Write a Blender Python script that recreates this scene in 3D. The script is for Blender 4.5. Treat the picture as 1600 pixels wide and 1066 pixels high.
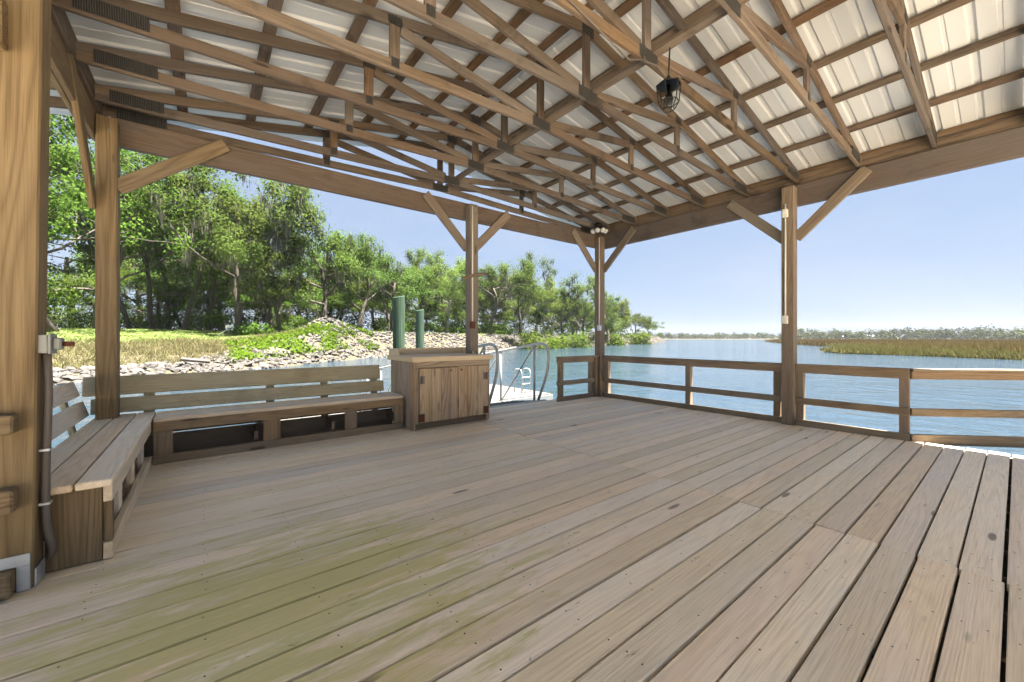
import bpy, math, random
import numpy as np
from mathutils import Vector, Matrix
for o in list(bpy.data.objects): bpy.data.objects.remove(o)
scene = bpy.context.scene
col = scene.collection
rnd = random.Random(7)
rng = np.random.default_rng(5)
R = math.radians

# ------------------------------------------------ camera
AX = math.atan2(790, 616)
cam_d = bpy.data.cameras.new('camera'); cam = bpy.data.objects.new('camera', cam_d); col.objects.link(cam)
cam.location = (0, 0, 1.2); cam.rotation_euler = (R(90), 0, -(math.pi/2-AX))
cam_d.sensor_width = 36; cam_d.lens = 616/1600*36; cam_d.shift_y = -5/1600
cam_d.clip_start = 0.05; cam_d.clip_end = 9000
scene.camera = cam
scene.cycles.caustics_reflective = False; scene.cycles.caustics_refractive = False; scene.cycles.max_bounces = 7
# ------------------------------------------------ sky, sun, exposure
SUN_EL, SUN_DIR = 76.5, Vector((0.75, -0.66))          # direction towards the sun on the ground
w = bpy.data.worlds.new('World'); scene.world = w; w.use_nodes = True
nt = w.node_tree; bg = nt.nodes['Background']
sky = nt.nodes.new('ShaderNodeTexSky'); sky.sky_type = 'NISHITA'; sky.sun_disc = False
sky.sun_elevation = R(SUN_EL); sky.sun_rotation = math.atan2(SUN_DIR.x, SUN_DIR.y)
sky.altitude = 0; sky.air_density = 1.0; sky.dust_density = 0.7; sky.ozone_density = 2.0
# thin high cloud veils the whole sky evenly
veil = nt.nodes.new('ShaderNodeMix'); veil.data_type = 'RGBA'; veil.inputs[0].default_value = .94
wtc = nt.nodes.new('ShaderNodeTexCoord'); wmp = nt.nodes.new('ShaderNodeMapping'); wmp.inputs['Scale'].default_value = (1.2, 1.2, 4.0)
wno = nt.nodes.new('ShaderNodeTexNoise'); wno.inputs['Scale'].default_value = 1.6; wno.inputs['Detail'].default_value = 5; wno.inputs['Distortion'].default_value = .4
wcr = nt.nodes.new('ShaderNodeMix'); wcr.data_type = 'RGBA'; wcr.inputs[6].default_value = (.73, .95, 1.36, 1); wcr.inputs[7].default_value = (.92, 1.07, 1.38, 1)
wmr = nt.nodes.new('ShaderNodeMapRange'); wmr.inputs[1].default_value = .35; wmr.inputs[2].default_value = .68
nt.links.new(wtc.outputs['Generated'], wmp.inputs[0]); nt.links.new(wmp.outputs[0], wno.inputs['Vector']); nt.links.new(wno.outputs['Fac'], wmr.inputs[0]); nt.links.new(wmr.outputs[0], wcr.inputs[0]); nt.links.new(wcr.outputs[2], veil.inputs[7])
nt.links.new(sky.outputs[0], veil.inputs[6]); nt.links.new(veil.outputs[2], bg.inputs[0]); bg.inputs[1].default_value = 0.05
sd = bpy.data.lights.new('sun', 'SUN'); sd.energy = 5.0; sd.angle = R(0.6); sd.color = (1, .95, .87)
sun = bpy.data.objects.new('sun', sd); col.objects.link(sun)
sv = Vector((SUN_DIR.x, SUN_DIR.y, math.tan(R(SUN_EL))*SUN_DIR.length)).normalized()
sun.rotation_euler = sv.to_track_quat('Z', 'Y').to_euler()
vs = scene.view_settings; vs.view_transform = 'Standard'; vs.look = 'None'; vs.gamma = 1.0
vs.exposure = 3.48; vs.use_curve_mapping = False

# ------------------------------------------------ helpers
WM = {}
def tag(o, label=None, cat=None, group=None, kind=None):
    if label: o['label'] = label
    if cat: o['category'] = cat
    if group: o['group'] = group
    if kind: o['kind'] = kind
    return o
def place(o, M, parent=None):
    col.objects.link(o)
    if parent is not None:
        o.parent = parent; o.matrix_basis = WM[parent.name].inverted() @ M
    else: o.matrix_basis = M
    WM[o.name] = M.copy()
    return o
def empty(name, loc=(0, 0, 0), parent=None):
    o = bpy.data.objects.new(name, None); o.empty_display_size = .1
    return place(o, Matrix.Translation(loc), parent)
def mesh(name, v, f, mat=None, smooth=False):
    me = bpy.data.meshes.new(name)
    me.from_pydata([tuple(p) for p in v], [], [tuple(q) for q in f])
    if mat: me.materials.append(mat)
    if smooth: me.polygons.foreach_set('use_smooth', [True]*len(me.polygons))
    me.update(); return me
def quads(name, V, nper, mat):
    """V: (n,nper,3) array of separate polygons"""
    n = len(V); me = bpy.data.meshes.new(name)
    me.vertices.add(n*nper); me.vertices.foreach_set('co', np.ascontiguousarray(V, dtype=np.float32).ravel())
    me.loops.add(n*nper); me.loops.foreach_set('vertex_index', np.arange(n*nper, dtype=np.int32))
    me.polygons.add(n); me.polygons.foreach_set('loop_start', np.arange(0, n*nper, nper, dtype=np.int32))
    me.polygons.foreach_set('loop_total', np.full(n, nper, dtype=np.int32))
    me.materials.append(mat); me.update(); me.validate(); return me
def cbox_geo(L, Wd, H, b):
    hx, hy, hz = L/2, Wd/2, H/2; v = []; idx = {}
    for sx in (-1, 1):
        for sy in (-1, 1):
            for sz in (-1, 1):
                for a in range(3):
                    p = [sx*(hx-b), sy*(hy-b), sz*(hz-b)]; p[a] = (sx*hx, sy*hy, sz*hz)[a]
                    idx[(sx, sy, sz, a)] = len(v); v.append(p)
    f = []
    def fix(q, n):
        a, b_, c = (Vector(v[q[0]]), Vector(v[q[1]]), Vector(v[q[2]]))
        if (b_-a).cross(c-a).dot(n) < 0: q.reverse()
        f.append(q)
    for a in range(3):
        o1, o2 = [i for i in range(3) if i != a]
        for s in (-1, 1):
            q = []
            for t1, t2 in ((-1, -1), (1, -1), (1, 1), (-1, 1)):
                k = [0, 0, 0]; k[a] = s; k[o1] = t1; k[o2] = t2; q.append(idx[(*k, a)])
            n = Vector((0, 0, 0)); n[a] = s; fix(q, n)
        for s1 in (-1, 1):
            for s2 in (-1, 1):
                k0 = [0, 0, 0]; k0[o1] = s1; k0[o2] = s2; k1 = list(k0); k0[a] = -1; k1[a] = 1
                n = Vector((0, 0, 0)); n[o1] = s1; n[o2] = s2
                fix([idx[(*k0, o1)], idx[(*k1, o1)], idx[(*k1, o2)], idx[(*k0, o2)]], n)
    for sx in (-1, 1):
        for sy in (-1, 1):
            for sz in (-1, 1): fix([idx[(sx, sy, sz, a)] for a in range(3)], Vector((sx, sy, sz)))
    return v, f
_bc = {}
def box_mesh(name, L, Wd, H, mat, b=.004):
    k = (round(L, 3), round(Wd, 3), round(H, 3), mat.name, round(b, 4), name)
    if k not in _bc:
        b = min(b, L/3, Wd/3, H/3); v, f = cbox_geo(L, Wd, H, b); _bc[k] = mesh(name, v, f, mat)
    return _bc[k]
def axes(p0, p1, up=(0, 0, 1)):
    x = (Vector(p1)-Vector(p0)).normalized(); u = Vector(up)
    if abs(x.dot(u)) > .98: u = Vector((0, 1, 0)) if abs(x.y) < .9 else Vector((1, 0, 0))
    y = u.cross(x).normalized(); z = x.cross(y)
    m = Matrix((x, y, z)).transposed().to_4x4(); m.translation = (Vector(p0)+Vector(p1))/2
    return m
def beam(name, p0, p1, wd, ht, mat, parent=None, up=(0, 0, 1), b=.005, roll=0):
    """timber from p0 to p1: local x runs along the grain; wd across, ht along 'up'"""
    L = (Vector(p1)-Vector(p0)).length
    o = bpy.data.objects.new(name, box_mesh(name, L, wd, ht, mat, b))
    M = axes(p0, p1, up)
    if roll: M = M @ Matrix.Rotation(roll, 4, 'X')
    return place(o, M, parent)
def slab(name, x0, x1, y0, y1, z0, z1, mat, parent=None, b=.004, grain='x'):
    c = ((x0+x1)/2, (y0+y1)/2, (z0+z1)/2)
    if grain == 'x': return beam(name, (x0, c[1], c[2]), (x1, c[1], c[2]), y1-y0, z1-z0, mat, parent, b=b)
    if grain == 'y': return beam(name, (c[0], y0, c[2]), (c[0], y1, c[2]), x1-x0, z1-z0, mat, parent, b=b)
    return beam(name, (c[0], c[1], z0), (c[0], c[1], z1), x1-x0, y1-y0, mat, parent, up=(0, 1, 0), b=b)
def obj(name, v, f, mat, parent=None, M=None, smooth=False):
    return place(bpy.data.objects.new(name, mesh(name, v, f, mat, smooth)), M or Matrix(), parent)
def lathe_geo(prof, n=12, phase=0):
    v, f = [], []
    for r, z in prof:
        for i in range(n):
            a = 2*math.pi*i/n+phase; v.append((r*math.cos(a), r*math.sin(a), z))
    for k in range(len(prof)-1):
        for i in range(n):
            j = (i+1) % n; f.append((k*n+i, k*n+j, (k+1)*n+j, (k+1)*n+i))
    f.append(tuple(reversed(range(n)))); f.append(tuple(range((len(prof)-1)*n, len(prof)*n)))
    return v, f
def tube_geo(pts, rad, n=8, v=None, f=None):
    v = [] if v is None else v; f = [] if f is None else f
    pts = [Vector(p) for p in pts]; rads = rad if isinstance(rad, (list, tuple)) else [rad]*len(pts)
    base = len(v); ref = None
    for i, p in enumerate(pts):
        t = (pts[min(i+1, len(pts)-1)]-pts[max(i-1, 0)]).normalized()
        if ref is None: ref = Vector((0, 0, 1)) if abs(t.z) < .9 else Vector((1, 0, 0))
        a = (ref-t*ref.dot(t)).normalized(); ref = a; bb = t.cross(a)
        for k in range(n):
            an = 2*math.pi*k/n; v.append(tuple(p+(a*math.cos(an)+bb*math.sin(an))*rads[i]))
    for i in range(len(pts)-1):
        for k in range(n):
            j = (k+1) % n
            f.append((base+i*n+k, base+i*n+j, base+(i+1)*n+j, base+(i+1)*n+k))
    f.append(tuple(base+k for k in reversed(range(n)))); f.append(tuple(base+(len(pts)-1)*n+k for k in range(n)))
    return v, f
def tube(name, pts, r, mat, parent=None, n=8):
    v, f = tube_geo(pts, r, n); return obj(name, v, f, mat, parent, smooth=True)
def rounded(pts, rad, k=6):
    pts = [Vector(p) for p in pts]; out = [pts[0]]
    for i in range(1, len(pts)-1):
        a, b_, c = pts[i-1], pts[i], pts[i+1]
        d0 = min(rad, (a-b_).length*.49); d1 = min(rad, (c-b_).length*.49)
        s = b_+(a-b_).normalized()*d0; e = b_+(c-b_).normalized()*d1
        for q in range(k+1):
            t = q/k; out.append((1-t)**2*s+2*t*(1-t)*b_+t*t*e)
    out.append(pts[-1]); return out

# ------------------------------------------------ materials
class NT:
    def __init__(s, name):
        s.m = bpy.data.materials.new(name); s.m.use_nodes = True; s.t = s.m.node_tree
        s.b = s.t.nodes['Principled BSDF']; s.out = s.t.nodes['Material Output']
    def n(s, typ, **kw):
        nd = s.t.nodes.new(typ)
        for k, v in kw.items():
            if k.startswith('i_'): nd.inputs[k[2:]].default_value = v
            else: setattr(nd, k, v)
        return nd
    def l(s, a, b): s.t.links.new(a, b)
    def math(s, op, a, b=None, c=None, clamp=False):
        nd = s.t.nodes.new('ShaderNodeMath'); nd.operation = op; nd.use_clamp = clamp
        for i, x in enumerate((a, b, c)):
            if x is None: continue
            if isinstance(x, (int, float)): nd.inputs[i].default_value = x
            else: s.l(x, nd.inputs[i])
        return nd.outputs[0]
    def mix(s, fac, a, b, blend='MIX'):
        nd = s.t.nodes.new('ShaderNodeMix'); nd.data_type = 'RGBA'; nd.blend_type = blend
        for sock, x in ((nd.inputs[0], fac), (nd.inputs[6], a), (nd.inputs[7], b)):
            if isinstance(x, (int, float)): sock.default_value = x
            elif isinstance(x, tuple): sock.default_value = (*x, 1) if len(x) == 3 else x
            else: s.l(x, sock)
        return nd.outputs[2]
    def noise(s, vec, scale, detail=3, rough=.55, dist=0):
        nd = s.n('ShaderNodeTexNoise'); nd.inputs['Scale'].default_value = scale; nd.inputs['Detail'].default_value = detail
        nd.inputs['Roughness'].default_value = rough; nd.inputs['Distortion'].default_value = dist
        if vec is not None: s.l(vec, nd.inputs['Vector'])
        return nd.outputs['Fac']
    def ramp(s, x, a, b):
        nd = s.n('ShaderNodeMapRange'); nd.inputs[1].default_value = a; nd.inputs[2].default_value = b
        s.l(x, nd.inputs[0]); return nd.outputs[0]
    def vscale(s, vec, sc):
        nd = s.n('ShaderNodeVectorMath', operation='MULTIPLY'); s.l(vec, nd.inputs[0]); nd.inputs[1].default_value = sc
        return nd.outputs[0]
    def bump(s, h, strength, dist=.01):
        nd = s.n('ShaderNodeBump'); nd.inputs['Strength'].default_value = strength; nd.inputs['Distance'].default_value = dist
        s.l(h, nd.inputs['Height']); s.l(nd.outputs[0], s.b.inputs['Normal'])
    def fin(s, colr=None, rough=.7, metal=0, spec=.3):
        if colr is not None:
            if isinstance(colr, tuple): s.b.inputs['Base Color'].default_value = (*colr, 1)
            else: s.l(colr, s.b.inputs['Base Color'])
        s.b.inputs['Roughness'].default_value = rough; s.b.inputs['Metallic'].default_value = metal
        s.b.inputs['Specular IOR Level'].default_value = spec
        return s.m

def wood(name, light, dark, grey, greyness=.4, ring=.6, knots=.6, vary=.35, stain=0.0, algae=0.0, bumpy=.5, deck=False, streak=0.0):
    t = NT(name); tc = t.n('ShaderNodeTexCoord'); oi = t.n('ShaderNodeObjectInfo')
    cmb = t.n('ShaderNodeCombineXYZ')
    t.l(t.math('MULTIPLY', oi.outputs['Random'], 71.0), cmb.inputs[0]); t.l(t.math('MULTIPLY', oi.outputs['Random'], 33.0), cmb.inputs[1])
    t.l(t.math('MULTIPLY', oi.outputs['Random'], 57.0), cmb.inputs[2])
    ad = t.n('ShaderNodeVectorMath', operation='ADD'); t.l(tc.outputs['Object'], ad.inputs[0]); t.l(cmb.outputs[0], ad.inputs[1])
    P = ad.outputs[0]
    n1 = t.noise(t.vscale(P, (.38, 6.5, 6.5)), 1.0, 1, .45, .15)
    saw = t.math('PINGPONG', t.math('MULTIPLY', n1, 32.0), 1.0)
    rings = t.math('POWER', saw, 1.8)
    fib = t.noise(t.vscale(P, (4.0, 190, 190)), 1.0, 1, .6)
    fib2 = t.noise(t.vscale(P, (1.2, 28, 28)), 1.0, 2, .6)
    big = t.noise(t.vscale(P, (1.1, 3.5, 3.5)), 1.0, 2, .6)
    vo = t.n('ShaderNodeTexVoronoi'); t.l(t.vscale(P, (1.5, 6.5, 6.5)), vo.inputs['Vector']); vo.inputs['Scale'].default_value = 1.0
    kn = t.math('MULTIPLY', t.ramp(vo.outputs['Distance'], .135, .085), knots, clamp=True)
    sel = t.n('ShaderNodeSeparateColor'); t.l(vo.outputs['Color'], sel.inputs[0])
    kn = t.math('MULTIPLY', kn, t.math('GREATER_THAN', sel.outputs[0], .55))
    c = t.mix(t.math('MULTIPLY', rings, ring), light, dark)
    c = t.mix(t.math('MULTIPLY', t.ramp(fib2, .38, .7), .22 if deck else .45), c, dark)
    g = t.math('MULTIPLY', t.ramp(t.math('ADD', big, t.math('MULTIPLY', oi.outputs['Random'], .35)), .42, .9), greyness*1.6, clamp=True)
    c = t.mix(g, c, grey)
    c = t.mix(t.math('MULTIPLY', t.ramp(fib, .45, .75), .30 if deck else .30), c, tuple(x*.45 for x in dark))
    # value and hue drift from timber to timber
    hsv = t.n('ShaderNodeHueSaturation'); t.l(c, hsv.inputs['Color'])
    wn = t.n('ShaderNodeTexWhiteNoise', noise_dimensions='1D'); t.l(oi.outputs['Random'], wn.inputs['W'])
    sc = t.n('ShaderNodeSeparateColor'); t.l(wn.outputs['Color'], sc.inputs[0])
    t.l(t.math('MULTIPLY_ADD', sc.outputs[0], vary, 1-vary*.5), hsv.inputs['Value'])
    t.l(t.math('MULTIPLY_ADD', sc.outputs[1], vary*1.1, 1-vary*.5), hsv.inputs['Saturation'])
    t.l(t.math('MULTIPLY_ADD', sc.outputs[2], .014, .4935), hsv.inputs['Hue'])
    c = hsv.outputs[0]
    c = t.mix(kn, c, tuple(x*.28 for x in dark))
    if stain:
        ge = t.n('ShaderNodeNewGeometry')
        s1 = t.noise(ge.outputs['Position'], 2.3, 5, .65, .6)
        c = t.mix(t.math('MULTIPLY', t.ramp(s1, .56, .74), stain), c, tuple(x*.30 for x in dark))
    if streak:
        s2 = t.noise(t.vscale(P, (.9, 14, 14)), 1.0, 4, .7, .3)
        c = t.mix(t.math('MULTIPLY', t.ramp(s2, .55, .68), streak), c, (.035, .025, .02))
    if algae:
        ge = t.n('ShaderNodeNewGeometry'); sp = t.n('ShaderNodeSeparateXYZ'); t.l(ge.outputs['Position'], sp.inputs[0])
        dx = t.math('MULTIPLY', t.math('ADD', sp.outputs[0], -.25), .72); dy = t.math('MULTIPLY', t.math('ADD', sp.outputs[1], -2.05), .92)
        rr = t.math('SQRT', t.math('ADD', t.math('MULTIPLY', dx, dx), t.math('MULTIPLY', dy, dy)))
        al = t.noise(t.vscale(P, (1.6, 7, 7)), 1.6, 4, .7, .5)
        am = t.math('MULTIPLY', t.ramp(t.math('SUBTRACT', al, t.math('MULTIPLY', rr, .34)), .20, .38), algae, clamp=True)
        c = t.mix(am, c, (.46, .41, .13))
    if deck:
        # scuffs and small dark checks
        ge = t.n('ShaderNodeNewGeometry')
        s3 = t.noise(t.vscale(P, (5, 20, 20)), 1.0, 5, .75, .5)
        c = t.mix(t.math('MULTIPLY', t.ramp(s3, .645, .70), .6), c, (.07, .05, .035))
        s4 = t.noise(ge.outputs['Position'], .9, 4, .6, .4)
        c = t.mix(t.math('MULTIPLY', t.ramp(s4, .54, .72), .22), c, tuple(x*.62 for x in grey))
    h = t.math('ADD', t.math('MULTIPLY', rings, .5), fib)
    t.bump(h, bumpy, .004)
    return t.fin(c, .58 if deck else .78, 0, .35 if deck else .22)

M = {}
M['deck'] = wood('deck_wood', (.82, .67, .475), (.64, .49, .325), (.73, .645, .545), .42, .60, .9, .24, algae=.72, deck=True)
M['post'] = wood('post_wood', (.225, .163, .092), (.11, .07, .034), (.18, .146, .104), .26, .85, .8, .15, streak=.25)
M['postgrey'] = wood('weathered_post_wood', (.245, .188, .133), (.125, .088, .06), (.19, .166, .14), .6, .6, .7, .2, streak=.3)
M['truss'] = wood('truss_wood', (.145, .106, .075), (.064, .043, .030), (.13, .109, .093), .55, .6, .8, .5, stain=.75, streak=.45)
M['purlin'] = wood('purlin_wood', (.165, .11, .068), (.08, .05, .03), (.12, .093, .07), .4, .45, .6, .5, stain=.8, streak=.75)
M['beam'] = wood('beam_wood', (.155, .115, .089), (.085, .061, .045), (.13, .112, .10), .6, .5, .6, .25, stain=.5, streak=.3)
M['rail'] = wood('rail_wood', (.29, .215, .138), (.155, .107, .065), (.235, .197, .152), .5, .6, .7, .25, stain=.3, streak=.25)
M['bench'] = wood('bench_wood', (.80, .655, .47), (.55, .41, .26), (.72, .645, .54), .5, .5, .7, .25)
M['benchgreen'] = wood('mossy_bench_wood', (.48, .40, .235), (.28, .22, .125), (.40, .365, .26), .6, .45, .5, .2, stain=.35)
M['cab'] = wood('cabinet_wood', (.50, .375, .245), (.215, .14, .083), (.40, .33, .26), .35, .85, .4, .28, stain=.3)
M['counter'] = wood('counter_wood', (.72, .56, .36), (.55, .40, .23), (.64, .54, .41), .2, .3, .3, .12)
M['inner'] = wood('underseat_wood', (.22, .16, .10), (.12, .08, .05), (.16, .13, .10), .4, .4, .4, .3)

def simple(name, c, rough=.6, metal=0, nscale=0, namp=.2, spec=.3, bump=0):
    t = NT(name)
    if nscale:
        tc = t.n('ShaderNodeTexCoord'); a = t.noise(tc.outputs['Object'], nscale, 4, .6)
        cc = t.mix(a, tuple(x*(1-namp) for x in c), tuple(min(1, x*(1+namp)) for x in c))
        if bump: t.bump(a, bump, .01)
    else: cc = c
    return t.fin(cc, rough, metal, spec)
M['roof'] = simple('cream_roof_metal', (.53, .555, .575), .45, 0, 1.4, .07, .4)
M['paledock'] = simple('bleached_dock_boards', (.085, .082, .076), .8, 0, 5, .2)
M['oldhinge'] = simple('stained_hinge', (.20, .17, .15), .7, .4, 70, .6)
M['alu'] = simple('aluminium', (.42, .42, .40), .42, .25, 9, .08, .5)
M['galv'] = simple('galvanised_steel', (.50, .54, .58), .45, .7, 14, .25, .5)
M['greybox'] = simple('grey_plastic_box', (.23, .245, .235), .5, 0, 8, .1)
M['conduit'] = simple('brown_grey_conduit', (.11, .095, .085), .5)
M['whitepl'] = simple('white_plastic', (.70, .68, .62), .45, 0, 6, .08)
M['black'] = simple('black_iron', (.018, .017, .016), .42, .3, 20, .3)
M['rust'] = simple('rusted_steel', (.12, .045, .025), .8, .2, 60, .6)
M['brass'] = simple('brown_knob', (.22, .12, .06), .5)
M['bulb'] = simple('frosted_bulb', (.5, .5, .48), .35)
M['piling'] = None
t = NT('green_treated_piling'); tc = t.n('ShaderNodeTexCoord')
a = t.noise(t.vscale(tc.outputs['Object'], (9, 9, .8)), 1.5, 4, .65); b2 = t.noise(tc.outputs['Object'], 3, 4, .6)
c = t.mix(t.ramp(a, .3, .7), (.02, .052, .03), (.06, .10, .062)); c = t.mix(t.math('MULTIPLY', t.ramp(b2, .5, .75), .55), c, (.075, .085, .055))
t.bump(a, .4, .02); M['piling'] = t.fin(c, .8)
t = NT('connector_plate_metal'); tc = t.n('ShaderNodeTexCoord')
wv = t.n('ShaderNodeTexWave', bands_direction='X'); wv.inputs['Scale'].default_value = 26; wv.inputs['Distortion'].default_value = .3
t.l(tc.outputs['Object'], wv.inputs['Vector']); nz = t.noise(tc.outputs['Object'], 40, 3)
c = t.mix(t.math('MULTIPLY', wv.outputs['Fac'], .9), (.018, .018, .018), (.075, .075, .073)); c = t.mix(t.ramp(nz, .5, .8), c, (.045, .035, .027))
t.bump(wv.outputs['Fac'], .6, .006); M['plate'] = t.fin(c, .6, .35)
# glass
t = NT('lantern_glass'); t.b.inputs['Transmission Weight'].default_value = 1; t.b.inputs['IOR'].default_value = 1.03
M['glass'] = t.fin((.92, .94, .93), .06, 0, .5)
# water
t = NT('river_water'); ge = t.n('ShaderNodeNewGeometry')
n1 = t.noise(t.vscale(ge.outputs['Position'], (1.0, .62, 1)), .95, 4, .62, .5); n2 = t.noise(ge.outputs['Position'], .16, 3, .5)
n3 = t.noise(ge.outputs['Position'], .018, 3, .5)
t.bump(t.math('ADD', t.math('MULTIPLY', n1, 1.0), t.math('MULTIPLY', n2, 1.6)), .6, .55)
M['water'] = t.fin(t.mix(t.ramp(n3, .35, .65), (.016, .030, .045), (.024, .040, .056)), .08, 0, .5); t.b.inputs['IOR'].default_value = 1.33
def leafmat(name, a, b_, trans=.35):
    t = NT(name); ge = t.n('ShaderNodeNewGeometry'); oi = t.n('ShaderNodeObjectInfo')
    c = t.mix(ge.outputs['Random Per Island'], a, b_)
    hs = t.n('ShaderNodeHueSaturation'); t.l(c, hs.inputs['Color'])
    t.l(t.math('MULTIPLY_ADD', oi.outputs['Random'], .035, .483), hs.inputs['Hue']); t.l(t.math('MULTIPLY_ADD', oi.outputs['Random'], .4, .8), hs.inputs['Value'])
    d = t.n('ShaderNodeBsdfDiffuse'); tr = t.n('ShaderNodeBsdfTranslucent'); mx = t.n('ShaderNodeMixShader'); mx.inputs[0].default_value = trans
    t.l(hs.outputs[0], d.inputs[0]); t.l(hs.outputs[0], tr.inputs[0]); t.l(d.outputs[0], mx.inputs[1]); t.l(tr.outputs[0], mx.inputs[2])
    t.l(mx.outputs[0], t.out.inputs['Surface']); return t.m
M['oak'] = leafmat('oak_leaves', (0.0445, 0.0766, 0.0161), (0.0889, 0.1210, 0.0272))
M['pine'] = leafmat('pine_needles', (0.0378, 0.0743, 0.0162), (0.0702, 0.1080, 0.0270), .25)
M['gum'] = leafmat('sweetgum_leaves', (0.0488, 0.0926, 0.0137), (0.0975, 0.1462, 0.0254), .45)
M['pale'] = leafmat('pale_new_leaves', (0.0840, 0.1200, 0.0264), (0.1440, 0.1740, 0.0420), .4)
M['shrub'] = leafmat('shrub_leaves', (0.0439, 0.0831, 0.0117), (0.0928, 0.1368, 0.0235), .35)
M['vine'] = leafmat('vine_leaves', (0.0467, 0.0850, 0.0068), (0.0892, 0.1318, 0.0153), .35)
M['moss'] = leafmat('spanish_moss', (0.1020, 0.0996, 0.0720), (0.1680, 0.1584, 0.1200), .2)
M['drygrass'] = leafmat('dry_grass', (.075, .075, .032), (.155, .125, .068), .3)
M['lawn_blades'] = leafmat('lawn_grass', (0.0620, 0.1023, 0.0155), (0.1162, 0.1519, 0.0310), .3)
M['marsh'] = leafmat('marsh_grass', (.10, .082, .032), (.165, .13, .052), .3)
M['marshgreen'] = leafmat('green_marsh_grass', (.075, .078, .026), (.135, .118, .045), .3)
M['farleaf'] = leafmat('far_tree_leaves', (.04, .06, .025), (.075, .095, .04), .1)
t = NT('tree_bark'); tc = t.n('ShaderNodeTexCoord'); a = t.noise(t.vscale(tc.outputs['Object'], (5, 5, 1)), 2.0, 5, .65)
t.bump(a, .6, .05); M['bark'] = t.fin(t.mix(t.ramp(a, .3, .7), (.035, .028, .021), (.10, .083, .067)), .9)
t = NT('pale_bark'); tc = t.n('ShaderNodeTexCoord'); a = t.noise(t.vscale(tc.outputs['Object'], (4, 4, 1)), 1.5, 4, .6)
M['palebark'] = t.fin(t.mix(t.ramp(a, .35, .7), (.15, .135, .11), (.27, .245, .21)), .9)
def rockmat(name, a, b_):
    t = NT(name); tc = t.n('ShaderNodeTexCoord'); ge = t.n('ShaderNodeNewGeometry'); oi = t.n('ShaderNodeObjectInfo')
    n = t.noise(tc.outputs['Object'], 4, 4, .65); f = t.math('ADD', t.math('MULTIPLY', ge.outputs['Random Per Island'], .6), t.math('MULTIPLY', n, .4))
    c = t.mix(f, a, b_); t.bump(n, .5, .05); return t.fin(c, .9)
M['rock'] = rockmat('granite_riprap', (.03, .027, .025), (.105, .095, .085))
# ground
t = NT('bank_ground'); ge = t.n('ShaderNodeNewGeometry'); at = t.n('ShaderNodeAttribute', attribute_name='lawn')
n = t.noise(ge.outputs['Position'], .5, 5, .65); nf = t.noise(ge.outputs['Position'], 3.5, 4, .6)
lawn = t.mix(t.ramp(n, .3, .7), (.05, .075, .012), (.085, .105, .024)); dry = t.mix(t.ramp(nf, .3, .7), (.045, .038, .022), (.08, .066, .038))
c = t.mix(t.ramp(t.math('ADD', at.outputs['Fac'], t.math('MULTIPLY', t.math('SUBTRACT', n, .5), .6)), .35, .65), dry, lawn)
t.bump(nf, .6, .08); M['ground'] = t.fin(c, .95)
t = NT('marsh_mud'); ge = t.n('ShaderNodeNewGeometry'); n = t.noise(t.vscale(ge.outputs['Position'], (.6, .6, 1)), .06, 5, .6)
c = t.mix(t.ramp(n, .35, .65), (.04, .034, .018), (.055, .048, .022)); t.bump(t.noise(ge.outputs['Position'], 1.2, 3), .8, .3); M['mud'] = t.fin(c, .95)

# ------------------------------------------------ the setting: water, banks, marsh
WZ = -1.7
o = obj('river', [(-900, -900, WZ), (5500, -900, WZ), (5500, 5500, WZ), (-900, 5500, WZ)], [(0, 1, 2, 3)], M['water']); tag(o, kind='structure')
def vnoise(x, y, seed=0):
    def hsh(i, j): return np.modf(np.abs(np.sin(i*127.1+j*311.7+seed*17.3)*43758.5453))[0]
    i = np.floor(x); j = np.floor(y); u = x-i; v_ = y-j; u = u*u*(3-2*u); v_ = v_*v_*(3-2*v_)
    return (hsh(i, j)*(1-u)+hsh(i+1, j)*u)*(1-v_)+(hsh(i, j+1)*(1-u)+hsh(i+1, j+1)*u)*v_
SH = np.array([(-140, -70), (-90, -10), (-50, 14), (-28, 25), (-14, 32.5), (-4.3, 38.7), (4.9, 44.4), (9.2, 49.5), (24.5, 61.8), (37.8, 69), (61, 78.3), (102, 94.6), (164, 113),
               (215, 133), (258, 152), (275, 170), (268, 205), (225, 270)], float)
def shore_dist(x, y):
    best = np.full(x.shape, 1e9)
    for (ax, ay), (bx, by) in zip(SH[:-1], SH[1:]):
        dx, dy = bx-ax, by-ay; tt = np.clip(((x-ax)*dx+(y-ay)*dy)/(dx*dx+dy*dy), 0, 1)
        best = np.minimum(best, np.hypot(x-ax-tt*dx, y-ay-tt*dy))
    poly = np.vstack([SH, [(100, 700), (-600, 700), (-600, -70)]]); ins = np.zeros(x.shape, bool); n = len(poly)
    for i in range(n):
        (x1, y1), (x2, y2) = poly[i], poly[(i+1) % n]
        if y1 == y2: continue
        c_ = ((y1 > y) != (y2 > y)) & (x < (x2-x1)*(y-y1)/(y2-y1)+x1); ins ^= c_
    return np.where(ins, best, -best)
PILE = (15.2, 66.5)
def land_z(x, y, d=None):
    x = np.asarray(x, float); y = np.asarray(y, float)
    if d is None: d = shore_dist(x, y)
    d = d+(vnoise(x*.22, y*.22, 3)-.5)*1.2
    rip = np.interp(d, [-8, 0, 6.5, 10, 40, 300], [-4, WZ, 2.0, 2.25, 2.6, 3.2])
    grs = np.interp(d, [-8, 0, 3, 8, 12, 34, 300], [-3.5, WZ, -.9, .15, .75, 2.4, 3.2])
    k = np.clip((x-2)/12, 0, 1); z = grs*(1-k)+rip*k
    z = z+(vnoise(x*.5, y*.5, 1)-.5)*.35*np.clip(d/3, 0, 1)
    r = np.hypot((x-PILE[0])/3.6, (y-PILE[1])/3.2); return z+1.9*np.exp(-r*r)
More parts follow.
